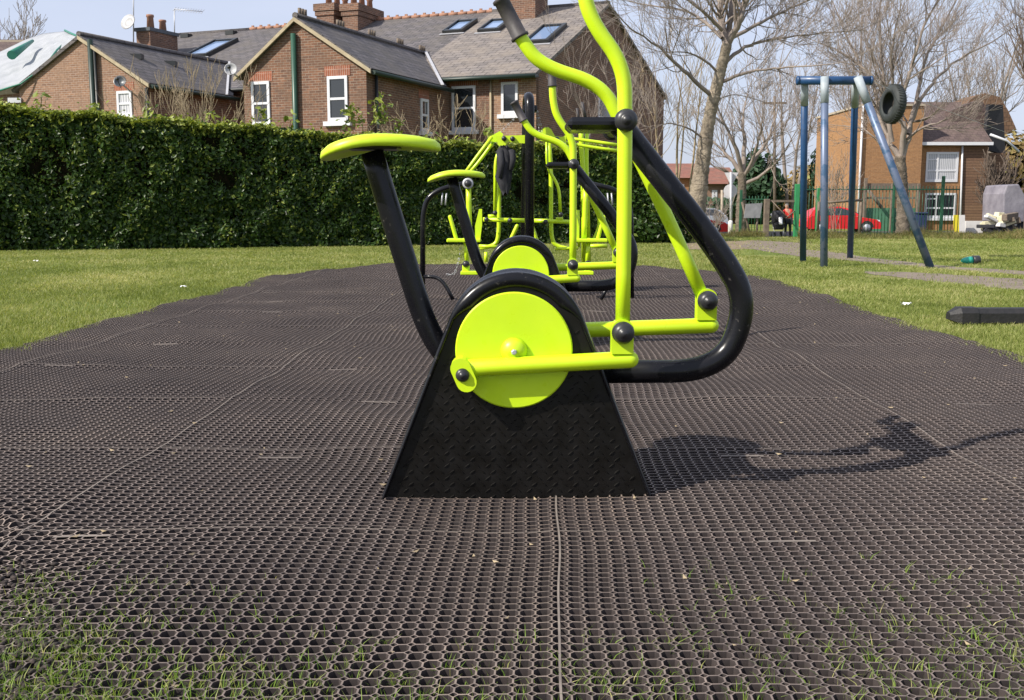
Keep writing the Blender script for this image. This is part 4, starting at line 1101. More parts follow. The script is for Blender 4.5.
m = MB(); abox(m, x3+.01, x3+1.5, YH+1.0, YH+7, GZ, zev-.4); m.build('side_extension', M['clad'], ho)
OH = Vector((0, YH, 0)); nH = Vector((0, -1, 0))
sash(ho, OH, nH, 926.5, 152, 957, 182, lintel=False, sill=False, kind='casement', gl='curtain', frame=.12, rail=.38)
sash(ho, OH, nH, 925, 193, 955, 218, lintel=False, sill=True, kind='casement', frame=.12, rail=.4)
m = MB(); m.tube([HP(962.5, 146, -.12), HP(960, 232, -.12)], .055, 8); m.build('downpipe', M['white'], ho)
m = MB(); gx = HP(857, 150).x; m.tube([(gx, YH-.7, zt0), (gx, YH-.7, GZ)], .06, 6); m.build('downpipe', M['white'], ho)
# lean-to / dark hanging wisteria at side
stemmy('climbing_plant', 'dark tangled climber hanging on the right side of the tile hung wall', 997, 222, 59, 16, 3.4, .05, .7, M['twigdark'], M['twigdark'], 61, 1, 7, 5, .02, None, 'climber', L=1.0)
# distant houses left of the sign
def far_house(label, px0, px1, pyb, pye, pyr, Y, wallm, roofm, wins=(), gable=False):
    a = P(px0, pye, Y); b = P(px1, pye, Y); zr = P(px0, pyr, Y+3).z
    r = empty('distant_house', ((a.x+b.x)/2, Y, GZ), label, 'house')
    m = MB(); abox(m, a.x, b.x, Y, Y+8, GZ, a.z); m.build('wall', M[wallm], r)
    m = MB()
    if gable:
        cx = (a.x+b.x)/2; m.prism([(a.x-.2, Y-.2, a.z+.003), (b.x+.2, Y-.2, a.z+.003), (cx, Y-.2, zr)], (0, 8.4, 0)); m.build('roof', M[roofm], r)
    else:
        m.prism([(a.x-.3, Y-.4, a.z+.003), (a.x-.3, Y+8.4, a.z+.003), (a.x-.3, Y+4, zr)], (b.x-a.x+.6, 0, 0)); m.build('roof', M[roofm], r)
    for (wx0, wy0, wx1, wy1) in wins: sash(r, Vector((0, Y, 0)), nH, wx0, wy0, wx1, wy1, lintel=False, sill=False, frame=.16)
far_house('red brick house with a hipped red roof left of the give way sign', 672, 704, 235, 178, 163, 85, 'brickorange', 'redtile', ((678,184,684,194),(690,184,696,194),(678,202,684,212)))
far_house('small brick house with orange roof seen just behind the give way sign', 706, 736, 235, 184, 167, 80, 'brickpink', 'redtile', ((712,190,717,199),(724,190,729,199)))
far_house('low grey roofed house between the far blue swing post and the cedar', 862, 892, 235, 190, 176, 100, 'render', 'tile', ())
far_house('pale grey roofed building at the right edge behind the covered boat', 1000, 1040, 235, 178, 160, 95, 'brickpink', 'tile', ())
for i, (px, py, Y, rx, rz, mt, lb, n, lf) in enumerate([
    (756, 190, 78, 1.9, 2.6, 'conifer', 'rounded dark green conifer behind the grey sign board', 2600, .3),
    (786, 196, 85, 2.6, 1.4, 'brownleaf', 'tan beech hedge tree far behind the person in red', 2200, .3),
    (846, 172, 82, 2.6, 3.6, 'conifer', 'dark cedar tree far behind the swing posts', 2600, .34),
    (722, 208, 82, 3.4, 1.1, 'conifer', 'dark green distant shrubs behind the give way sign', 2000, .3),
    (815, 190, 90, 2.4, 2.2, 'brownleaf', 'brownish distant tree behind the near swing post', 1700, .34),
    (1004, 170, 90, 2.5, 3.4, 'brownleaf', 'brown distant tree right of the orange brick house', 1500, .34)]):
    c = P(px, py, Y); blob_bush('distant_tree', lb, 'tree', c, (rx, rx, rz+.01), n, lf, M[mt], .45, 70+i, group='distant evergreen and tan trees')
    m = MB(); m.tube([(c.x, c.y, GZ-.1), (c.x, c.y, c.z)], .2, 8); m.build('trunk', M['bark'], bpy.context.scene.collection.objects[-1] if False else [o for o in bpy.data.objects if o.get('label') == lb][0])
# telegraph poles
def pole(label, px, py0, py1, Y, r, mt, name='telegraph_pole', cat='pole'):
    a = P(px, py0, Y); b = P(px, py1, Y); a.z = gz(0, Y); o = empty(name, a, label, cat)
    m = MB(); m.tube([a, b], [r, r*.8], 8); m.build('shaft', M[mt], o); return o, b
o, b = pole('tall reddish wooden telegraph pole behind the gate', 774.5, 235, 96, 62, .09, 'timber')
m = MB(); m.box(b-UP*.4, (1.4, .1, .12)); m.build('crossarm', M['timber'], o)
pole('short pale concrete post left of the give way sign', 722, 235, 190, 60, .09, 'timberpale', 'concrete_post', 'post')

# ------------------------------------------------------------------ fences, gate, signs
def railing(name, label, x0, x1, py_top, Y, posts, group=None, col_='fence', dz=0):
    a = P(x0, py_top, Y); b = P(x1, py_top, Y); gz_ = gz(0, Y); zt = a.z
    r = empty(name, ((a.x+b.x)/2, Y, gz_), label, 'fence', group)
    m = MB(); n = int((b.x-a.x)/.115)
    for i in range(n+1):
        x = a.x+(b.x-a.x)*i/n; m.tube([(x, Y, gz_+.05), (x, Y, zt)], .013, 4)
    for z in (gz_+.15, zt-.12): m.box(((a.x+b.x)/2, Y-.03, z), (b.x-a.x, .03, .045))
    m.build('bar_panel', M[col_], r)
    for (px, pyt, w, mt) in posts:
        p = P(px, pyt, Y); m = MB(); m.box((p.x, Y-.06, (gz_+p.z)/2), (w, w, p.z-gz_), bev=.01); m.build('post', M[mt], r)
    return r
railing('railing_fence', 'dark green vertical bar railing between the park and the red hatchback', 803, 960, 186, 37, [(818,188,.10,'greenpost'),(894,182,.08,'fence'),(943,176,.10,'fence')])
railing('railing_fence', 'green vertical bar railing left of the park gate behind the sign board', 740, 768, 196, 39, [(741,190,.09,'fence')])
railing('railing_fence', 'low railing at the foot of the end gable left of the give way sign', 670, 696, 213, 41, [(684,210,.07,'timberpale')], col_='timberpale')
gt = empty('park_gate', G(797, 238, -.3), 'open park entrance gate frame between a timber post and a bright green post', 'gate')
YG = 35.0
def gbox(m, px, pyt, pyb, w): 
    a = P(px, pyt, YG); b = P(px, pyb, YG); m.box((a.x, YG, (a.z+gz(0, YG))/2), (w, w, a.z-gz(0, YG)), bev=.01)
m = MB(); gbox(m, 797.5, 184, 238, .15); m.build('green_post', M['greenpost'], gt)
m = MB(); gbox(m, 767, 199, 247, .17); m.build('timber_post', M['timber'], gt)
m = MB(); a = P(767, 201, YG); b = P(797, 201, YG); m.box(((a.x+b.x)/2, YG+.02, a.z), (b.x-a.x, .05, .07))
c = P(775, 199, YG); m.tube([P(772, 201, YG), P(787, 217, YG-.3)], .02, 5); m.tube([P(797, 209, YG), P(786, 218, YG-.3)], .02, 5); m.build('top_rail', M['timber'], gt)
lr = empty('low_barrier_rail', P(841, 203, 35.6)-UP*1, 'dark horizontal rail on short posts in front of the red hatchback', 'barrier')
m = MB(); a = P(818, 203, 35.6); b = P(862, 200, 35.6); m.tube([a, b], .045, 6); m.build('rail', M['timber'], lr)
for px in (819, 861):
    a = P(px, 202, 35.6); m = MB(); m.tube([a, (a.x, a.y, gz(0, 35.6))], .05, 6); m.build('post', M['timber'], lr)
sb = empty('notice_board', P(753, 228, 34)-UP*.8, 'plain grey notice board on two leaning legs beside the gate', 'sign')
m = MB(); m.prism([P(746,204,34), P(762.5,203,34), P(760,218,34), P(744,218,34)], (0, .05, 0)); m.build('board', M['signgrey'], sb)
for (q, w) in (((742,202),(751,229)), ((757,218),(757,236))):
    m = MB(); a = P(*q, 34.1); b = P(*w, 34.1); b.z = gz(0, 34.1); m.tube([a, b], .035, 6); m.build('leg', M['timber'], sb)
# give way sign from behind
YS = 37.0; sp = P(731, 235, YS); sp.z = gz(0, YS)
gs = empty('give_way_sign', sp, 'inverted triangle road sign over a round plate on a grey pole, seen from behind', 'road sign')
m = MB(); m.tube([sp, P(731, 172, YS)], .05, 8); m.build('pole', M['steel'], gs)
m = MB(); m.prism([P(724.5,172.5,YS+.08), P(738.5,172.5,YS+.08), P(731.5,186.5,YS+.08)], (0, .03, 0)); m.build('triangle_plate', M['signback'], gs)
m = MB(); c = P(730.5, 191, YS+.08); m.lathe(c, (0, 1, 0), [(0, .24), (.03, .24)], 20); m.build('round_plate', M['signback'], gs)
m = MB(); q = P(731, 224, YS); m.lathe((q.x-.08, q.y-.3, sp.z), UP, [(0,.085),(.55,.08),(.6,.05)], 12); tag(m.build('bollard', M['render']), 'short white bollard at the foot of the give way sign pole', 'bollard')
# timber fence with brace + green boards in front of the orange wall
ff = empty('timber_fence', P(890, 232, 58.6)-UP*.3, 'timber board fence with diagonal brace and green lower boards against the orange wall', 'fence')
a = P(866, 186, 58.6); b = P(920, 186, 58.6)
for z, h_ in ((P(0,186,58.6).z, .3), (P(0,198,58.6).z, .12)):
    m = MB(); m.box(((a.x+b.x)/2, 58.6, z), (b.x-a.x, .1, h_)); m.build('rail', M['timber'], ff)
m = MB(); m.box(((a.x+b.x)/2, 58.7, (P(0,208,58.6).z+GZ)/2), (b.x-a.x, .06, P(0,208,58.6).z-GZ)); m.build('green_boards', M['greenpanel'], ff)
m = MB(); m.tube([P(868,190,58.4), P(882,208,58.4)], .09, 6); m.build('brace', M['timber'], ff)
for px in (866, 893, 919):
    q = P(px, 178 if px == 866 else 184, 58.5); m = MB(); m.box((q.x, 58.5, (q.z+GZ)/2), (.16, .16, q.z-GZ), bev=.01); m.build('post', M['timber'], ff)
# yard things at the right
YW = 55.0
yb = empty('yellow_panel_sign', P(959, 236, YW)-UP*0, 'upright yellow and white panel standing on the pavement by the tile hung wall', 'panel')
m = MB(); m.prism([P(954.5,215,YW), P(959,215,YW), P(959,236,YW), P(954.5,236,YW)], (0, .12, 0)); m.build('yellow_face', M['yellow'], yb)
m = MB(); m.prism([P(959.1,215,YW), P(965,215,YW), P(965,236,YW), P(959.1,236,YW)], (0, .12, 0)); m.build('white_face', M['render'], yb)
lw = MB(); lw.prism([P(966,221,YW+.5), P(983,221,YW+.5), P(983,238,YW+.5), P(966,238,YW+.5)], (0, .25, 0)); tag(lw.build('garden_wall', M['render']), 'low pinkish white garden wall right of the yellow panel', 'wall')
cv = empty('covered_boat', P(1005, 232, YW), 'bulky shape under a grey cover sheet at the right edge', 'covered boat')
m = MB(); 
pr = [P(1003,222,YW), P(1004,194,YW), P(1007,185,YW), P(1019,184,YW), P(1030,204,YW), P(1044,222,YW)]
m.prism(pr, (0, 2.5, 0)); o = m.build('cover_sheet', M['tarpgrey'], cv)
bv = o.modifiers.new('soft', 'BEVEL'); bv.width = .06; bv.segments = 2
m = MB(); m.prism([P(1001,222.5,YW+.2), P(1060,222.5,YW+.2), P(1060,229,YW+.2), P(1004,229,YW+.2)], (0, 2.0, 0)); m.build('trailer', M['darkcloth'], cv)
for px in (1006, 1040):
    q = P(px, 231, YW); m = MB(); m.lathe((q.x, q.y, GZ+.3), (0, 1, 0), [(0, .3), (.2, .3)], 14); m.build('wheel', M['tyre'], cv)
sk = empty('rubbish_pile', P(983, 234, YW-1), 'heap of cream sheets and pale boxes on dark supports beside the covered boat', 'rubbish')
rr = random.Random(4)
for nm_, mt_, cnt in (('cream_board', 'cream', 7), ('white_board', 'render', 6), ('gap_shade', 'darkcloth', 5), ('brown_board', 'timber', 4)):  # the lowest dark boxes stand for shaded gaps under the heap
    for k in range(cnt):
        q = P(rr.uniform(984, 1014), rr.uniform(215, 226) if nm_ != 'gap_shade' else rr.uniform(226, 231), YW-1+rr.uniform(-.3, .3)); m = MB(); m.box(q, (rr.uniform(.35, 1.1), .3, rr.uniform(.12, .5)), rz=rr.uniform(-.6, .6), ry=rr.uniform(-.5, .5), bev=.02); m.build(nm_, M[mt_], sk)
m = MB()
for px in (984, 992, 1001, 1010): q = P(px, 228, YW-1); m.tube([q, (q.x, q.y, GZ)], .05, 5)
m.build('supports', M['darkcloth'], sk)
bb = empty('wheelie_bin', P(921, 222, 57)-UP*1, 'dark blue bin behind the railing left of the ground floor window', 'bin')
q = P(921, 214, 57); m = MB(); m.box((q.x, q.y, (q.z+GZ)/2), (.5, .55, q.z-GZ), bev=.05); m.build('body', M['bluebin'], bb)
m = MB(); m.box((q.x, q.y-.02, q.z+.05), (.56, .62, .09), bev=.03); m.build('lid', M['bluebin'], bb)

# ------------------------------------------------------------------ cars
def car(label, px_l, px_r, Y, paint, face=1, name='parked_car', hgt=1.42, group='cars parked along the road', ry=0):
    a = P(px_l, 220, Y); b = P(px_r, 220, Y); L = b.x-a.x; cx = (a.x+b.x)/2; g0 = gz(0, Y)+.012
    r = empty(name, (cx, Y, g0), label, 'car', group)
    s = L/4.0; wd = 1.62
    def X(t): return cx+face*(t-.5)*L      # t=0 rear, 1 front
    prof = [(0,.32),(0,.62),(.015,.82),(.05,.90),(.62,.90),(.70,.84),(.93,.70),(.985,.56),(1,.36),(.99,.22),(.02,.22)]
    m = MB(); n = len(prof)
    ring = []
    for (yy, ins) in ((-wd/2, .03), (-wd/2+.06, 0), (wd/2-.06, 0), (wd/2, .03)):
        ring.append([Vector((X(t*(1-2*ins*.3)+ins*.3), Y+yy, g0+z*s*1.02-(ins*.5 if z > .5 else 0))) for (t, z) in prof])
    vs = sum(ring, []); fs = [list(range(n)), list(range(3*n, 4*n))[::-1]]
    for k in range(3):
        for i in range(n): fs.append([k*n+i, k*n+(i+1) % n, (k+1)*n+(i+1) % n, (k+1)*n+i])
    m.add(vs, fs); m.build('body', M[paint], r)
    cab = [(.03,.88),(.10,1.22),(.20,1.38),(.45,1.40),(.56,1.30),(.73,.90)]
    m = MB(); n = len(cab); yo, yi = wd/2-.07, wd/2-.27
    lo = [Vector((X(t), Y-(yo if z < 1 else yi), g0+z*s*hgt/1.42)) for (t, z) in cab]; hi = [Vector((X(t), Y+(yo if z < 1 else yi), g0+z*s*hgt/1.42)) for (t, z) in cab]
    m.add(lo+hi, [list(range(n)), list(range(n, 2*n))[::-1]]+[[i, (i+1) % n, n+(i+1) % n, n+i] for i in range(n)]); m.build('cabin', M[paint], r)
    def side(ts, nm):
        for sy in (-1, 1):
            m = MB(); pp = []
            for (t, z) in ts:
                f = (z-.88)/(1.38-.88); yy = yo+(yi-yo)*f+.012; pp.append(Vector((X(t), Y+sy*yy, g0+z*s*hgt/1.42)))
            m.prism(pp, (0, -sy*.02, 0)); m.build(nm, M['glass'], r)
    side([(.10,.94),(.14,1.2),(.22,1.31),(.36,1.32),(.36,.94)], 'side_window'); side([(.38,.94),(.38,1.32),(.46,1.32),(.55,1.22),(.66,.94)], 'side_window')
    m = MB(); m.prism([Vector((X(.72), Y-yo+.1, g0+.93*s)), Vector((X(.72), Y+yo-.1, g0+.93*s)), Vector((X(.575), Y+yi, g0+1.28*s)), Vector((X(.575), Y-yi, g0+1.28*s))], Vector((face*.02, 0, .03))); m.build('windscreen', M['glass'], r)
    for t in (.19, .80):
        for sy in (-1, 1):
            c = Vector((X(t), Y+sy*(wd/2-.16), g0+.30*s)); rr_ = .30*s
            m = MB(); m.lathe(c-Vector((0, sy*.02, 0)), (0, sy, 0), [(0, rr_), (.16, rr_), (.19, rr_*.92), (.19, rr_*.6)], 20); w = m.build('wheel', M['tyre'], r)
            m = MB(); m.lathe(c, (0, sy, 0), [(.1, rr_*.64), (.175, rr_*.62), (.18, rr_*.1)], 16)
            m.build('rim', M['rim'], w)
            m = MB(); 
            pp = [c+Vector((math.cos(a_)*rr_*1.18, sy*.168, math.sin(a_)*rr_*1.18)) for a_ in [math.pi*k/12 for k in range(13)]]
            m.prism(pp, (0, -sy*.12, 0)); m.build('wheel_arch', M['blackpipe'], r)
    for sy in (-1, 1):
        m = MB(); m.ball((X(.955), Y+sy*(wd/2-.18), g0+.62*s), 1, 12, 0, (.12, .17, .09)); m.build('headlight', M['headlight'], r)
        m = MB(); m.ball((X(.02), Y+sy*(wd/2-.15), g0+.74*s), 1, 10, 0, (.06, .12, .11)); m.build('tail_light', M['redcloth'], r)
    return r
car('bright red hatchback parked behind the railing and the blue swing posts', 803, 877, 55.5, 'carred', 1)
car('red hatchback parked left of the give way sign', 648, 727, 50, 'carred', 1)
car('silver car showing just above the red hatchback by the give way sign', 662, 726, 60, 'carsilver', -1)
car('white car mostly hidden behind the black loop of the near machine', 600, 684, 56, 'carwhite', -1)

# ------------------------------------------------------------------ person and pushchair at the gate
def person():
    Yp = 45.0; base = P(787.5, 232, Yp); gx, g0 = base.x, gz(0, Yp)
    top = P(0, 203.5, Yp).z; s = (top-g0)/1.72
    r = empty('person', (gx, Yp, g0), 'person in a red top and dark trousers standing by the green gate post', 'person')
    J = {'pel': (0, 0, .92), 'ch': (-.03, 0, 1.28), 'nk': (-.06, 0, 1.46), 'hd': (-.09, -.02, 1.56), 'ht': (-.10, -.02, 1.68),
         'hl': (-.09, 0, .88), 'kl': (-.12, -.05, .48), 'al': (-.10, 0, .08), 'fl': (-.14, -.16, .04),
         'hr': (.09, 0, .88), 'kr': (.12, -.03, .48), 'ar': (.15, .03, .08), 'fr': (.13, -.13, .04),
         'sl': (-.20, 0, 1.38), 'el': (-.33, -.08, 1.14), 'wl': (-.40, -.22, .98), 'ml': (-.42, -.28, .95),
         'sr': (.16, 0, 1.38), 'er': (.26, -.02, 1.12), 'wr': (.24, -.15, .92), 'mr': (.23, -.20, .88)}
    RD = {'pel': .14, 'ch': .15, 'nk': .06, 'hd': .095, 'ht': .07, 'hl': .095, 'kl': .06, 'al': .042, 'fl': .035, 'hr': .095, 'kr': .06, 'ar': .042, 'fr': .035,
          'sl': .062, 'el': .045, 'wl': .03, 'ml': .034, 'sr': .062, 'er': .045, 'wr': .03, 'mr': .034}
    E = [('pel','ch'),('ch','nk'),('nk','hd'),('hd','ht'),('pel','hl'),('hl','kl'),('kl','al'),('al','fl'),('pel','hr'),('hr','kr'),('kr','ar'),('ar','fr'),('ch','sl'),('sl','el'),('el','wl'),('wl','ml'),('ch','sr'),('sr','er'),('er','wr'),('wr','mr')]
    def skin(name, keys, grow, mt):
        ks = list(keys); me = bpy.data.meshes.new(name)
        me.from_pydata([tuple(Vector(J[k])*s) for k in ks], [(ks.index(a), ks.index(b)) for a, b in E if a in ks and b in ks], [])
        o = bpy.data.objects.new(name, me); col.objects.link(o); o.parent = r
        md = o.modifiers.new('skin', 'SKIN'); me.materials.append(mt)
        for i, k in enumerate(ks): me.skin_vertices[0].data[i].radius = (RD[k]*s*grow, RD[k]*s*grow)
        me.skin_vertices[0].data[0].use_root = True
        sb_ = o.modifiers.new('sub', 'SUBSURF'); sb_.levels = 2; sb_.render_levels = 2
    J['t0'] = (0, 0, 1.0)
    skin('body', J.keys()-{'t0'} and ['pel']+[k for k in J if k not in ('pel', 't0')], 1.0, M['skin'])
    skin('red_top', ['pel','ch','sl','el','wl','sr','er','wr','nk'], 1.13, M['redcloth'])
    skin('trousers', ['pel','hl','kl','al','hr','kr','ar'], 1.16, M['darkcloth'])
    m = MB(); m.ball(Vector((gx-.09*s, Yp+.015, g0+1.625*s)), .1*s, 14, 0, (1, 1, .95)); m.build('hair', M['hair'], r)
    for k in (-1, 1):
        m = MB(); m.ball(Vector((gx+(J['fl'] if k < 0 else J['fr'])[0]*s, Yp-.06, g0+.045)), 1, 10, 0, (.05, .14, .045)); m.build('shoe', M['darkcloth'], r)
    # pushchair
    q = P(778, 232, Yp-.3); px_ = q.x
    pc_ = empty('pushchair', (px_, Yp-.3, g0), 'black and white pushchair standing beside the person in the red top', 'pushchair')
    m = MB(); m.box((px_, Yp-.3, g0+.55), (.42, .5, .30), bev=.06, rx=.3); m.build('seat', M['darkcloth'], pc_)
    m = MB(); m.lathe((px_-.22, Yp-.2, g0+.85), (1, 0, 0), [(0, .27), (.03, .30), (.40, .30), (.43, .27)], 18); m.build('hood', M['darkcloth'], pc_)
    m = MB(); m.box((px_+.02, Yp-.6, g0+.72), (.16, .1, .34), bev=.04, rx=-.3); m.build('blanket', M['white'], pc_)
    m = MB(); m.tube([(px_-.2, Yp+.2, g0+1.0), (px_-.2, Yp-.3, g0+.4), (px_-.2, Yp-.55, g0+.15)], .015, 6); m.tube([(px_+.2, Yp+.2, g0+1.0), (px_+.2, Yp-.3, g0+.4), (px_+.2, Yp-.55, g0+.15)], .015, 6); m.tube([(px_-.2, Yp+.2, g0+1.0), (px_+.2, Yp+.2, g0+1.0)], .018, 6); m.build('frame', M['steel'], pc_)
    for sx in (-1, 1):
        for yy in (-.62, .05):
            m = MB(); m.lathe((px_+sx*.22, Yp+yy, g0+.13), (1, 0, 0), [(-.025, .13), (.025, .13)], 16); m.build('wheel', M['tyre'], pc_)
person()

# ------------------------------------------------------------------ tyre swing frame / zip line
sw = empty('swing_frame', G(826, 263, -.02), 'tall blue steel cableway frame on four legs, one leg splayed far out to the right', 'play frame')
tz = P(835, 81, 16.0).z
legs = [((803,262), (806,83), 16.3, 'blue', .052), ((824,267.5), (823,83), 14.9, 'wornblue', .055), ((850,258), (857,85), 17.2, 'blue', .052), ((932,268.5), (856,86), 14.8, 'wornblue', .058)]
bl = P(799, 79.5, 15.6); br = P(870, 81.5, 15.6); bl.z = br.z = (bl.z+br.z)/2
m = MB(); m.tube([bl, br], .062, 14); m.lathe(bl, (bl-br), [(0,.066),(.03,.066),(.04,.04)], 14); m.lathe(br, (br-bl), [(0,.066),(.03,.066),(.04,.04)], 14); m.build('crossbeam', M['blue'], sw)
for (f, t, Yf, mt, r_) in legs:
    a = G(*f, -.02); a.z = -.06; tx = P(*t, 15.6); tx.z = bl.z
    b = Vector((tx.x, 15.6+(.075 if a.y > 15.6 else -.075), bl.z+.03))
    m = MB(); m.tube([a, b], r_, 14)
    lg = m.build('leg', M[mt], sw)
    m = MB(); m.tube([b.lerp(a, -.005), b.lerp(a, .13)], r_*1.08, 14); m.build('galvanised_sleeve', M['sleeve'], lg)
tyc = P(893, 104, 17.0)
zl = bl.z+.02
m = MB(); ps = [Vector((br.x, 15.6, zl)), Vector((tyc.x, tyc.y, zl-.03)), Vector((24, 44, 2.6))]; m.tube(ps, .0035, 5); m.build('cable', M['steel'], sw)
ty = empty('tyre_swing', tyc, 'black tyre hanging high in the air beside the blue frame', 'tyre')
m = MB(); ax = Vector((-.985, -.17, .05)).normalized()
R0, R1, hw_ = .305, .165, .095
prof = [(-hw_*.9, R1), (-hw_, R1+.04), (-hw_*.95, R0-.05), (-hw_*.6, R0-.01), (-hw_*.2, R0), (hw_*.2, R0), (hw_*.6, R0-.01), (hw_*.95, R0-.05), (hw_, R1+.04), (hw_*.9, R1), (hw_*.7, R1+.03), (0, R0-.03), (-hw_*.7, R1+.03), (-hw_*.9, R1)]
x = ax.orthogonal().normalized(); y = ax.cross(x); n = 40; b0 = 0; vs = []; fs = []
for (d, rr_) in prof:
    for k in range(n):
        a_ = 2*math.pi*k/n; vs.append(tyc+ax*d+(x*math.cos(a_)+y*math.sin(a_))*rr_)
for i in range(len(prof)-1):
    for k in range(n): fs.append([i*n+k, i*n+(k+1) % n, (i+1)*n+(k+1) % n, (i+1)*n+k])
m.add(vs, fs, True); m.build('tyre_body', M['tyre'], ty)
m = MB()
for k in range(44):
    a_ = 2*math.pi*k/44; rd_ = x*math.cos(a_)+y*math.sin(a_); tn = ax.cross(rd_)
    p0 = tyc+rd_*(R0+.002); m.tube([p0-ax*.07+tn*.01, p0-tn*.01, p0+ax*.07+tn*.01], .006, 4)
m.build('tread', M['tyre'], ty)
m = MB(); m.tube([Vector((tyc.x, tyc.y, zl-.03)), Vector((tyc.x, tyc.y, tyc.z+R0-.03))], .008, 6); m.ball((tyc.x, tyc.y, zl-.03), .03, 10); m.build('hanger', M['steel'], ty)

# ------------------------------------------------------------------ long low black beam, litter
bm = empty('balance_beam', G(985, 322, -.02), 'long low black plastic beam with a chamfered end lying on the grass', 'balance beam')
a = G(952, 326, -.02); e = Vector((a.x+3.0, a.y+.06, 0)); dr = (e-a); dr.z = 0; dr.normalize(); sd_ = Vector((-dr.y, dr.x, 0))
m = MB(); w_, h_ = .085, .142
sec = [(-w_, .02), (-w_, h_*.72), (-w_*.6, h_), (w_*.6, h_), (w_, h_*.72), (w_, .02)]
st = [(-.075, .45), (0.0, 1.0), (.13, 1.0), (.132, .9), (3.0, .9)]
vs = []; fs = []; base_ = Vector((a.x+.06, a.y+.05, -.02))
for (d, sc_) in st:
    for (u_, v_) in sec: vs.append(base_+dr*d+sd_*u_*sc_+UP*(h_*.5+(v_-h_*.5)*sc_))
for i in range(len(st)-1):
    for k in range(6): fs.append([i*6+k, i*6+(k+1) % 6, (i+1)*6+(k+1) % 6, (i+1)*6+k])
fs.append(list(range(6))); fs.append([len(vs)-6+k for k in range(6)][::-1])
m.add(vs, fs); m.build('beam', M['blackbeam'], bm)
m = MB(); m.box(base_+dr*.5+UP*.0, (.12, .14, .06)); m.box(base_+dr*2.4+UP*.0, (.12, .14, .06)); m.build('foot', M['timber'], bm)
bt = empty('discarded_bottle', G(969, 262, -.02), 'teal plastic bottle with a chunky black cap lying on the grass', 'bottle')
g = G(964, 260.5, .04); m = MB(); m.lathe(g, (1, .1, 0), [(-.04,.022),(-.01,.04),(.06,.06),(.12,.065)], 14); m.build('bottle_body', M['teal'], bt)
m = MB(); m.lathe(g+Vector((.132, .013, 0)), (1, .1, 0), [(0,.06),(.01,.078),(.10,.078),(.11,.066)], 14); m.build('cap', M['blackplastic'], bt)
def crumple(label, px, py, s, seed):
    g_ = G(px, py, -.0); r_ = random.Random(seed); m = MB(); n = 5; vs = []; fs = []
    for i in range(n+1):
        for j in range(n+1): vs.append(g_+Vector(((i/n-.5)*s+r_.gauss(0, s*.05), (j/n-.5)*s*.7+r_.gauss(0, s*.05), .01+r_.random()*s*.35)))
    for i in range(n):
        for j in range(n): q = i*(n+1)+j; fs.append((q, q+n+1, q+n+2, q+1))
    m.add(vs, fs); tag(m.build('litter', M['tissue']), label, 'litter')
crumple('crumpled white tissue on the grass right of the rubber matting', 906, 306, .085, 1)
crumple('small white scrap on the grass left of the rubber matting', 183, 288, .06, 2)
crumple('white scrap lying at the foot of the hedge on the left', 101, 249, .14, 3)
crumple('tiny white scrap on the lawn nearer the left edge of the photo', 36, 262, .07, 4)

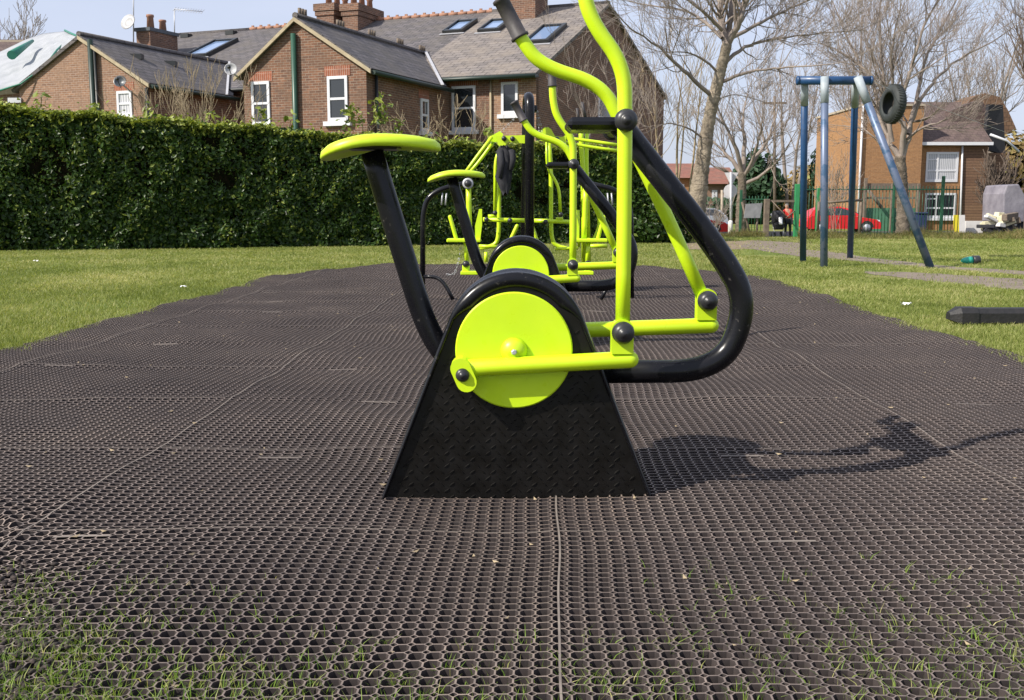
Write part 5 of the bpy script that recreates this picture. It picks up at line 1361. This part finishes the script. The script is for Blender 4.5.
# ------------------------------------------------------------------ the seated cross trainer
def rp(px, py, Y): return P(px, py, Y)
def machine(label):
    YF = 3.19; YB = 3.40; YC = (YF+YB)/2
    org = Vector((P(517, 350, YC).x, YC, 0))
    r = empty('cross_trainer', org, label, 'exercise machine', 'lime and black cross trainers on the matting')
    s = (P(100, 350, YF)-P(101, 350, YF)).length     # metres per px at the front face
    def FX(px): return P(px, 350, YF).x
    def FZ(py): return P(514, py, YF).z
    # --- body outline (front face plane)
    cx, cz, R_ = FX(516.5), FZ(344), 71*s
    xl, xr, zb_ = P(378, 498, YF).x+.006, P(656, 498, YF).x-.006, -.02
    def tang(px_, sgn):
        dx, dz = cx-px_, cz-zb_; d = math.hypot(dx, dz); a = math.atan2(dz, dx); b = math.asin(R_/d)
        ang = a+sgn*b; L = math.sqrt(d*d-R_*R_); return (px_+L*math.cos(ang), zb_+L*math.sin(ang))
    tl = tang(xl, 1); tr_ = tang(xr, -1)
    a0 = math.atan2(tl[1]-cz, tl[0]-cx); a1 = math.atan2(tr_[1]-cz, tr_[0]-cx)
    if a0 < 0: a0 += 2*math.pi
    N = 36; arc = [(cx+R_*math.cos(a0+(a1-a0)*i/N), cz+R_*math.sin(a0+(a1-a0)*i/N)) for i in range(N+1)]
    out = [(xl, zb_)]+arc+[(xr, zb_)]
    # side skin band with a swelling rim at each face
    m = MB(); rr = .021; prof = []
    # cross-section going from the front face (inner lip) round to the back
    for yf, sg in ((YF, 1), (YB, -1)):
        seq = [(-.048, .010), (-.040, -.004), (-.020, -.012), (.000, -.002), (.003, .014), (.000, .028), (-.006, .042)]
        seq = [(o_, yf+sg*y_) for (o_, y_) in seq]
        prof += seq if sg == 1 else seq[::-1]
    def nrm(i):
        a = Vector((out[max(i-1, 0)][0], out[max(i-1, 0)][1])); b = Vector((out[min(i+1, len(out)-1)][0], out[min(i+1, len(out)-1)][1]))
        t = (b-a).normalized(); return Vector((-t.y, t.x))
    def FWf(i):
        n_ = len(out)-1
        return min(1.0, .30+.70*min(i-1, n_-1-i)/5) if 0 < i < n_ else .22
    vs = []; fs = []; k = len(prof)
    for i, (x, z) in enumerate(out):
        n_ = nrm(i) if 0 < i < len(out)-1 else (nrm(1) if i == 0 else nrm(len(out)-2))
        if i == 0: n_ = nrm(0)
        if i == len(out)-1: n_ = nrm(len(out)-1)
        fw = FWf(i)
        for (o_, y) in prof: vs.append(Vector((x+n_.x*o_*(fw if o_ < 0 else 1), y, z+n_.y*o_*(fw if o_ < 0 else 1))))
    for i in range(len(out)-1):
        for j in range(k-1): fs.append([i*k+j, (i+1)*k+j, (i+1)*k+j+1, i*k+j+1])
    m.add(vs, fs, True); m.build('body_rim', M['black'], r)
    # panels
    def inset(d): return [(x+nrm(i).x*-d*FWf(i), z+nrm(i).y*-d*FWf(i)) for i, (x, z) in enumerate(out)]
    ins = inset(.042)
    ins[0] = (ins[0][0], zb_); ins[-1] = (ins[-1][0], zb_)
    for y, nm, sg in ((YF+.004, 'checker_plate', 1), (YB-.004, 'checker_plate', -1)):
        m = MB(); m.prism([(x, y, z) for x, z in ins], (0, sg*.01, 0))
        # raised tread bars
        pit = .0325; row = 0; z = zb_+.02
        from math import sin, cos
        def inside(x, z):
            c = False; n = len(ins); j = n-1
            for i in range(n):
                xi, zi = ins[i]; xj, zj = ins[j]
                if ((zi > z) != (zj > z)) and (x < (xj-xi)*(z-zi)/(zj-zi)+xi): c = not c
                j = i
            return c
        while z < cz+R_:
            x = xl+.0+(pit/2 if row % 2 else 0); q = 0
            while x < xr:
                if all(inside(x+ddx, z+ddz) for ddx, ddz in ((.017, .014), (-.017, .014), (.017, -.014), (-.017, -.014))) and math.hypot(x-cx, z-FZ(350)) > 61*s:
                    a_ = R(38) if (q+row) % 2 else R(-38)
                    ca, sa = cos(a_), sin(a_); L_, w_ = .0115, .0023; yy = y-sg*.0; yt = y-sg*.0032
                    pts = [(-L_, 0), (-.3*L_, -w_), (.3*L_, -w_), (L_, 0), (.3*L_, w_), (-.3*L_, w_)]
                    v0 = [Vector((x+u*ca-v*sa, yy, z+u*sa+v*ca)) for u, v in pts]; v1 = [Vector((x+.6*(u*ca-v*sa), yt, z+.6*(u*sa+v*ca))) for u, v in pts]
                    f_ = [[6, 7, 8, 9, 10, 11]]+[[i, (i+1) % 6, 6+(i+1) % 6, 6+i] for i in range(6)]
                    if sg < 0: f_ = [g_[::-1] for g_ in f_]
                    m.add(v0+v1, f_)
                x += pit; q += 1
            z += pit*.62; row += 1
        m.build(nm, M['plate'], r)
    # --- discs on both faces
    dc = (FX(514), FZ(350)); rd = 58.5*s
    for y, sg in ((YF-.012, -1), (YB+.012, 1)):
        m = MB(); m.lathe((dc[0], y+.0*sg-sg*.010, dc[1]), (0, sg, 0), [(0, rd-.004), (0, rd), (.008, rd), (.012, rd-.004), (.012, .0)], 72, smooth=False)
        dd = m.build('flywheel', M['green'], r)
        m = MB(); m.lathe((dc[0], y+sg*.002, dc[1]), (0, sg, 0), [(0, .042), (.008, .040), (.018, .033), (.027, .02), (.03, .0)], 28); m.build('hub_dome', M['green'], dd)
        m = MB(); m.lathe((dc[0], y+sg*.03, dc[1]), (0, sg, 0), [(0, .009), (.01, .009), (.012, .006)], 6, smooth=False); m.build('nut', M['steel'], dd)
    # --- foot bars
    def bolt(parent, c, rad, sg, th=.018):
        m = MB(); m.lathe(c, (0, sg, 0), [(0, rad), (th*.35, rad), (th*.8, rad*.8), (th, rad*.55), (th*1.02, rad*.42), (th*1.2, rad*.38), (th*1.3, rad*.05)], 26); m.build('bolt_cap', M['blackplastic'], parent)
    Yn = 3.15; Yfar = 3.52
    a = P(468, 368, Yn); b = P(630, 359.5, Yn)
    m = MB(); m.tube([a, b], .0265, 20, 'dome'); fb = m.build('foot_bar', M['green'], r)
    c = P(463, 372, Yn); 
    m = MB()
    poly = []
    tdir = Vector((.42, -.91)) 
    for k in range(11): an = math.atan2(.91, -.42)-math.pi/2+math.pi*k/10; poly.append((c.x-.006+.031*math.cos(an), c.z+.016+.031*math.sin(an)))
    for k in range(11): an = math.atan2(-.91, .42)-math.pi/2+math.pi*k/10; poly.append((c.x+.012+.031*math.cos(an), c.z-.026+.031*math.sin(an)))
    m.prism([(x, Yn-.034, z) for x, z in poly], (0, .06, 0)); cr = m.build('crank_link', M['green'], r)
    bolt(cr, Vector((c.x, Yn-.033, c.z-.004)), .021, -1, .014)
    m = MB(); m.tube([(c.x, Yn+.02, c.z), (c.x, YF-.01, c.z)], .02, 16); m.build('crank_pin', M['green'], r)
    def lever(brk, Yb, pts, grip, near):
        """brk: px of ball, bar end; pts: px path from bracket up"""
        bp = P(*brk, Yb)
        m = MB(); w = .033; zt = bp.z+.022; zb2 = bp.z-.066
        poly = [(bp.x-w, zb2), (bp.x+w, zb2), (bp.x+w, zt-.012)]+[(bp.x+w*math.cos(a_), zt-.012+w*math.sin(a_)*.9) for a_ in [math.pi*k/10 for k in range(1, 10)]]+[(bp.x-w, zt-.012)]
        m.prism([(x, Yb-.026, z) for x, z in poly], (0, .05, 0)); o = m.build('lever_bracket', M['green'], r)
        bolt(o, Vector((bp.x, Yb-.027, bp.z)), .034, -1, .030)
        path = fil([P(x, y, Yy) for (x, y, Yy) in pts], .13, 7)
        m = MB(); m.tube(path, .0225, 18); lv = m.build('handle_lever', M['green'], r)
        gp = [P(x, y, Yy) for (x, y, Yy) in grip]
        m = MB(); d_ = (gp[1]-gp[0]).normalized(); L_ = (gp[1]-gp[0]).length
        m.lathe(gp[0], d_, [(0, .0235), (0, .031), (.008, .031), (.010, .026), (L_-.012, .0255), (L_-.008, .030), (L_, .029), (L_+.004, .018)], 20); m.build('hand_grip', M['grip'], lv)
    lever((622, 331.5), Yn, [(622.5, 333, Yn), (624, 230, Yn), (625, 121, Yn), (624.5, 66, Yn), (590, 20, Yn), (582, -18, Yn), (581, -60, Yn)], [(581, -46, Yn), (580, -92, Yn)], True)
    # far side
    m = MB(); m.tube([P(500, 333, Yfar), P(711, 325.5, Yfar)], .0265, 18, 'dome'); m.build('foot_bar', M['green'], r)
    m = MB(); q = P(507, 333, Yfar); m.prism([(q.x-.03, Yfar-.03, q.z-.05), (q.x+.03, Yfar-.03, q.z-.05), (q.x+.03, Yfar-.03, q.z+.05), (q.x-.03, Yfar-.03, q.z+.05)], (0, .06, 0)); m.build('crank_link', M['green'], r)
    m = MB(); m.tube([(q.x, Yfar-.02, q.z), (q.x, YB+.01, q.z)], .02, 16); m.build('crank_pin', M['green'], r)
    lever((706, 300), Yfar, [(705, 302, Yfar), (668, 218, Yfar), (622, 124, Yfar-.01), (602, 84, Yfar-.01), (541, 66, Yfar-.01), (520.5, 38, Yfar-.01), (514, 25.3, Yfar-.01)], [(520.5, 38, Yfar-.01), (500.5, -1, Yfar-.01)], False)
    # --- pivot axle with its two end caps
    Yp = Yn-.026; pv = P(625, 121, Yn)
    m = MB(); m.tube([(pv.x, Yn-.02, pv.z), (pv.x, Yfar+.03, pv.z)], .028, 18); m.build('pivot_axle', M['black'], r)
    for yy, sg in ((Yn-.028, -1), (Yfar+.028, 1)):
        m = MB(); m.lathe((pv.x, yy, pv.z), (0, sg, 0), [(-.012, .032), (0, .034), (.010, .033), (.018, .027), (.022, .019), (.023, .013), (.0245, .013), (.026, .0)], 28); m.build('pivot_cap', M['blackplastic'], r)
    # --- black frame loop
    path = fil([Vector((pv.x, YC, pv.z)), P(652, 150, YC), P(727, 262, YC), P(758, 318, YC), P(716, 374.5, YC), P(610, 374.5, YC)], .14, 9)
    path = fil([Vector((pv.x, YC, pv.z)), P(720, 252, YC), P(748, 303, YC), P(722, 371, YC), P(560, 372, YC)], .17, 10)
    m = MB(); m.tube(path, .0375, 24); m.build('frame_tube', M['black'], r)
    # --- fixed pad handle at the pivot
    hp = P(572, 125.5, YC); m = MB()
    x0_, x1_ = P(566, 125, YC).x, P(618, 125, YC).x; 
    ln = fil([Vector((x1_, YC-.10, hp.z)), Vector((x0_+.02, YC-.10, hp.z)), Vector((x0_+.02, YC+.10, hp.z)), Vector((x1_, YC+.10, hp.z))], .05, 8)
    m.box(((x0_+x1_)/2, YC, hp.z), (x1_-x0_, .2, .038), bev=.014); m.build('fixed_pad', M['black'], r)
    # --- seat post and seat
    path = fil([P(372, 150, YC), P(421, 318, YC), P(440, 352, YC), P(452, 356, YC)], .10, 8)
    path = fil([P(372, 152, YC), P(384, 192, YC), P(427, 330, YC), P(450, 362, YC)], .12, 8)
    m = MB(); m.tube(path, .036, 24); m.build('seat_post', M['black'], r)
    m = MB(); q = P(374, 151, YC); m.box((q.x, YC, q.z+.01), (.16, .13, .014), bev=.004); m.build('seat_plate', M['blackpipe'], r)
    xs0, xs1 = P(321.5, 150, YC).x, P(441, 144, YC).x; zc = P(380, 147, YC).z
    m = MB(); nu, nv = 40, 12; vs = []; fs = []
    def seat_pt(u, v):       # u 0..1 around, v rings
        a_ = 2*math.pi*u; return a_
    rings = [(.02, .010), (.35, .012), (.7, .010), (.9, .006), (.985, -.004), (1.0, -.016), (.99, -.024), (.94, -.029), (.88, -.027), (.8, -.018), (.3, -.016), (.02, -.016)]
    cxs = (xs0+xs1)/2; hxs = (xs1-xs0)/2
    for (q_, dz) in rings:
        for k_ in range(nu):
            a_ = 2*math.pi*k_/nu; ca, sa = math.cos(a_), math.sin(a_)
            wdt = .15-.035*ca      # wider at the back (left)
            x = cxs+hxs*q_*abs(ca)**.85*(1 if ca > 0 else -1); y = YC+wdt*q_*abs(sa)**.85*(1 if sa > 0 else -1)
            t = (x-cxs)/hxs
            zz = zc+.009+.016*(1-t*t)-.011*max(0, -t)**1.5+.004*t - (.012*max(0, -t)**2)
            vs.append(Vector((x, y, zz+dz)))
    for i in range(len(rings)-1):
        for k_ in range(nu): fs.append([i*nu+k_, (i+1)*nu+k_, (i+1)*nu+(k_+1) % nu, i*nu+(k_+1) % nu])
    m.add(vs, fs, True); m.build('seat', M['seat'], r)
    return r
m1 = machine('nearest and largest lime and black cross trainer, in the middle of the photo')
m2 = copy_tree(m1); m2.location = m1.location+Vector((.050, 3.48, .0))
m2['label'] = 'second lime and black cross trainer, smaller, standing right behind the near one'

# ------------------------------------------------------------------ press station with black hoop post behind
YQ = 10.6
st_ = empty('press_station', Vector((P(528, 203, YQ).x, YQ, 0)), 'lime multi-arm press station around a tall black hooped post at the far end', 'exercise machine')
def pt(x, y, d=0): return P(x, y, YQ+d)
def T(name, pts, r_, mt='green', parent=None, fr=.12, cap='flat', n=10):
    m = MB(); m.tube(fil([pt(*q) for q in pts], fr, 5), r_, n, cap); return m.build(name, M[mt], parent or st_)
zb0 = 0.0
a = pt(528, 120, -.12); b = pt(528, 120, .12)
xp = pt(528, 200).x; ztop = pt(528, 95).z
m = MB(); m.tube(fil([(xp+.012, YQ-.16, -.02), (xp+.012, YQ-.16, ztop-.02), (xp-.01, YQ+.16, ztop-.02), (xp-.03, YQ+.16, -.02)], .16, 9), .048, 14); m.build('hoop_post', M['black'], st_)
m = MB(); q = pt(530, 109); m.box(q, (.14, .20, .06), bev=.01); m.build('collar', M['black'], st_)
def chain(name, a, b, parent, sag=.05, lk=.03):
    m = MB(); L_ = (b-a).length; n = max(3, int(L_/lk)); pr = None
    for i in range(n):
        t = (i+.5)/n; p = a.lerp(b, t)+Vector((0, 0, -sag*4*t*(1-t))); d = (b-a).normalized()
        o_ = (Vector((0, 1, 0)) if i % 2 else d.cross(Vector((0, 1, 0))).normalized())*.007
        h_ = lk*.62
        m.tube([p-d*h_*.5-o_, p+d*h_*.5-o_, p+d*h_*.5+o_, p-d*h_*.5+o_, p-d*h_*.5-o_], .0028, 4)
    return m.build(name, M['steel'], parent)
chain('chain', pt(519, 114), pt(500, 133), st_, 0); chain('chain', pt(537, 110, .1), pt(543, 133, .1), st_, 0); chain('chain', pt(536.5, 110, .06), pt(539.5, 133, .06), st_, 0)
# upper arms
def platex(name, poly, d, th=.03, mt='green'):
    m = MB(); m.prism([pt(x, y, d) for x, y in poly], (0, th, 0)); return m.build(name, M[mt], st_)
o = platex('upper_arm', [(496,136),(526,135),(526,143.5),(508,142),(503,148),(498,145)], -.02, .05)
for q in ((504,138.5),(512.5,138.8)):
    m = MB(); m.ball(pt(*q, -.03), .026, 12); m.build('bolt_cap', M['blackplastic'], o)
platex('arm_plate', [(500,131),(503,134),(501,142),(494,142),(487,140),(489,137)], .05)
o = platex('upper_arm', [(543,129),(548,127),(551,129),(555,136),(562,137),(566,135),(566,142),(556,142),(549,140),(541,139)], -.02, .05)
m = MB(); m.ball(pt(557,139.5,-.03), .028, 12); m.build('bolt_cap', M['blackplastic'], o)
platex('arm_plate', [(541,130),(545,127),(550,129),(550,141),(541,141)], .14)
T('press_arm', [(492,137,.0),(478,155,-.02),(463,176,-.05)], .017); T('press_arm', [(494,141,.1),(482,158,.1),(467,176,.1)], .017)
T('press_arm', [(566,138,.0),(590,141,-.02),(618,145,-.05)], .017); T('press_arm', [(566,143,.1),(590,147,.1),(619,151,.1)], .017)
# seat hangers (vertical tubes curving at the bottom)
T('hanger_tube', [(502,146,.05),(495.5,158,.0),(495,214,.0)], .018); T('hanger_tube', [(501,146,.1),(499,160,.12),(499,238,.12),(494,246,.12),(480,248,.12)], .022, fr=.18)
T('hanger_tube', [(549,141,.1),(551,170,.12),(551,240,.12),(558,247,.12),(572,249,.1)], .022, fr=.18); T('hanger_tube', [(547,141,.0),(547,168,.0),(559,186,.0),(560.5,214,.0)], .016, fr=.1)
# lower bar
T('lower_bar', [(483,219.5,0),(526,220.5,0)], .022); T('lower_bar', [(531,220.5,0),(571,222,0)], .022)
for q in ((486.5,219.5),(510,220.5),(545.5,222),(495,213),(560.5,214.5)):
    m = MB(); m.ball(pt(*q, -.04), .026, 12); m.build('bolt_cap', M['blackplastic'], st_)
T('bar_bracket', [(488,216,0),(497,216,0)], .015, fr=.01); T('bar_bracket', [(556,219,0),(563,219,0)], .018, fr=.01)
T('foot_peg', [(517,226,-.05),(510,241,-.05)], .020, cap='dome'); T('foot_peg', [(532,226,-.05),(537,241,-.05)], .020, cap='dome')
T('foot_rest', [(479,246,0),(500,247,0)], .016); T('foot_rest', [(555,249,0),(578,248,0)], .016); T('foot_rest', [(588,246,.1),(607,246,.1)], .02)
T('tall_handle', [(581,126,.4),(581.5,150,.4),(583,166,.4),(584,262,.4)], .027)
T('tall_handle', [(587,132,.45),(586.5,160,.45),(589,262,.45)], .022)
T('hand_grip', [(577,108,.42),(579,122,.42)], .014, 'grip'); T('hand_grip', [(582,102,.4),(585.5,118,.4)], .015, 'grip')
T('back_tube', [(598,212,.4),(600,226,.4),(592,243,.4),(586,246,.4)], .018); T('back_tube', [(578,210,.3),(579,247,.3)], .016)
T('base_rail', [(486,252,.12),(486,262,.12)], .02)

# pendulum units left and right
def pend(label, mir):
    Yp_ = 10.0
    def q_(x, y, d=0):
        if mir: x = 1054-x
        return P(x, y, Yp_+d)
    g = G(1054-430 if mir else 430, 298, 0)
    r = empty('pendulum_trainer', Vector((q_(423, 203).x, Yp_, 0)), label, 'exercise machine', 'pendulum trainers on either side of the hooped post')
    def TT(name, pts, r_, mt='green', parent=None, fr=.12, cap='flat'):
        m = MB(); m.tube(fil([q_(*q) for q in pts], fr, 6), r_, 12, cap); return m.build(name, M[mt], parent or r)
    TT('bent_post', [(422.5,302,0),(423,205,0),(436,190,0),(468,183,0)], .026, 'black', fr=.20)
    TT('foot_brace', [(424,276.5,-.02),(437,277,-.05),(445,284,-.1),(453,299.5,-.15)], .018, 'black', fr=.15)
    hub = q_(468, 183.5, -.04)
    m = MB(); m.lathe(hub, (0,-1,0), [(-.06,.045),(0,.052),(.02,.052),(.021,.036)], 20); h_ = m.build('hub_ring', M['steel'], r)
    m = MB(); m.ball(hub+Vector((0,-.02,0)), .036, 14); m.build('hub_cap', M['blackplastic'], h_)
    TT('swing_lever', [(468.5,188,0),(469,215,0),(470,238,0)], .026)
    TT('swing_lever', [(465,238,0),(467,264,0)], .020)
    m = MB(); a = q_(447, 240.5); b = q_(481, 240); m.box((a+b)/2, (abs(b.x-a.x), .16, .035), bev=.008); m.build('seat_bar', M['green'], r)
    TT('side_stub', [(450,217,0),(456,238,0)], .019, cap='dome')
    m = MB(); m.prism([q_(479,209), q_(482,209), q_(482,225), q_(480,241), q_(475,241), q_(475,226)], (0,.05,0)); m.build('back_paddle', M['green'], r)
    m = MB(); a = q_(461, 273); b = q_(482, 272); m.box((a+b)/2, (abs(b.x-a.x), .2, .035), bev=.006); a = q_(466, 268); m.box(a, (.07,.07,.07), bev=.01); fp = m.build('foot_plate', M['green'], r)
    m = MB(); m.ball(q_(466, 264, -.05), .034, 14); m.build('bolt_cap', M['blackplastic'], fp)
    if not mir:
        chain('chain', q_(461, 246), q_(458.5, 262), r, 0, .04); chain('chain', q_(458.5, 262), q_(455, 273), r, 0, .04)
        m = MB(); a = G(458, 273.5, .01)
        chain('chain', q_(455, 273), q_(446, 274), r, .01, .04)
    for x_ in (442.5, 446.5):
        m = MB(); m.tube([q_(x_, 193), q_(x_-1, 205)], .008, 6); m.build('spring_pin', M['steel'], r)
pend('pendulum trainer with black bent post and hanging lime foot plate, left of the cross trainers', False)
pend('pendulum trainer with its black bent post mostly hidden behind the near green lever', True)
# black jacket hung on the station
jk = empty('hanging_jacket', P(505, 147, YQ-.12), 'black jacket hung over the lime arm left of the hooped post', 'jacket')
m = MB(); rings = [(504,147,.03,.05),(505,152,.085,.06),(506,160,.085,.06),(505,168,.07,.05),(504,178,.075,.055),(505,188,.055,.045),(505,194,.025,.03)]
nv = 16; vs = []; fs = []
for i, (x, y, rx, ry) in enumerate(rings):
    c = P(x, y, YQ-.12)
    for k in range(nv):
        a_ = 2*math.pi*k/nv; w_ = 1+.22*math.sin(a_*5+i*1.1)
        vs.append(c+Vector((rx*math.cos(a_)*w_, ry*math.sin(a_)*w_, .02*math.sin(a_*3+i))))
for i in range(len(rings)-1):
    for k in range(nv): fs.append([i*nv+k, i*nv+(k+1) % nv, (i+1)*nv+(k+1) % nv, (i+1)*nv+k])
fs.append(list(range(nv))); fs.append([len(vs)-nv+k for k in range(nv)][::-1])
m.add(vs, fs, True); m.build('jacket_body', M['darkcloth'], jk)
m = MB(); m.tube([P(500,150,YQ-.16), P(502,163,YQ-.18), P(500,178,YQ-.17)], [.03,.03,.02], 8); m.tube([P(511,150,YQ-.16), P(513,160,YQ-.18), P(511,170,YQ-.17)], [.03,.03,.02], 8); m.build('sleeve', M['darkcloth'], jk)

# ------------------------------------------------------------------ camera, sun, sky
cam = bpy.data.cameras.new('Camera'); co = bpy.data.objects.new('Camera', cam); col.objects.link(co)
co.location = CAM; co.rotation_euler = (R(90)-TH, 0, 0); cam.sensor_width = 36; cam.sensor_fit = 'HORIZONTAL'; cam.lens = F*36/1024
cam.clip_start = .05; cam.clip_end = 3000; scene.camera = co
sd3 = Vector((-1.07, -.56, 1.0)).normalized()        # towards the sun
sl = bpy.data.lights.new('Sun', 'SUN'); so = bpy.data.objects.new('Sun', sl); col.objects.link(so)
sl.energy = 5.0; sl.angle = R(.5); sl.color = (1, .94, .84)
so.rotation_euler = (-sd3).to_track_quat('-Z', 'Y').to_euler(); so.location = (-20, -10, 30)
w = bpy.data.worlds.new('World'); scene.world = w; w.use_nodes = True
nt = w.node_tree; bg = nt.nodes['Background']; sk_ = nt.nodes.new('ShaderNodeTexSky'); sk_.sky_type = 'NISHITA'
sk_.sun_disc = False; sk_.sun_elevation = math.asin(sd3.z); sk_.sun_rotation = math.atan2(sd3.x, sd3.y); sk_.air_density = 1.0; sk_.dust_density = 2.2; sk_.ozone_density = 1.5
tc_ = nt.nodes.new('ShaderNodeTexCoord'); nz_ = nt.nodes.new('ShaderNodeTexNoise'); nz_.inputs['Scale'].default_value = 2.2; nz_.inputs['Detail'].default_value = 6
mp_ = nt.nodes.new('ShaderNodeMapping'); mp_.inputs['Scale'].default_value = (1, 1, 3.5); nt.links.new(tc_.outputs['Generated'], mp_.inputs[0]); nt.links.new(mp_.outputs[0], nz_.inputs['Vector'])
mr_ = nt.nodes.new('ShaderNodeMapRange'); mr_.inputs[1].default_value = .35; mr_.inputs[2].default_value = .65; mr_.inputs[3].default_value = .62; mr_.inputs[4].default_value = .84; nt.links.new(nz_.outputs['Fac'], mr_.inputs[0])
mx_ = nt.nodes.new('ShaderNodeMix'); mx_.data_type = 'RGBA'; nt.links.new(mr_.outputs[0], mx_.inputs[0]); nt.links.new(sk_.outputs[0], mx_.inputs[6]); mx_.inputs[7].default_value = (4.8, 5.2, 6.5, 1)
nt.links.new(mx_.outputs[2], bg.inputs[0]); bg.inputs[1].default_value = .12
scene.view_settings.view_transform = 'Standard'; scene.view_settings.look = 'None'; scene.view_settings.exposure = .36; scene.view_settings.gamma = 1
scene.render.engine = 'CYCLES'
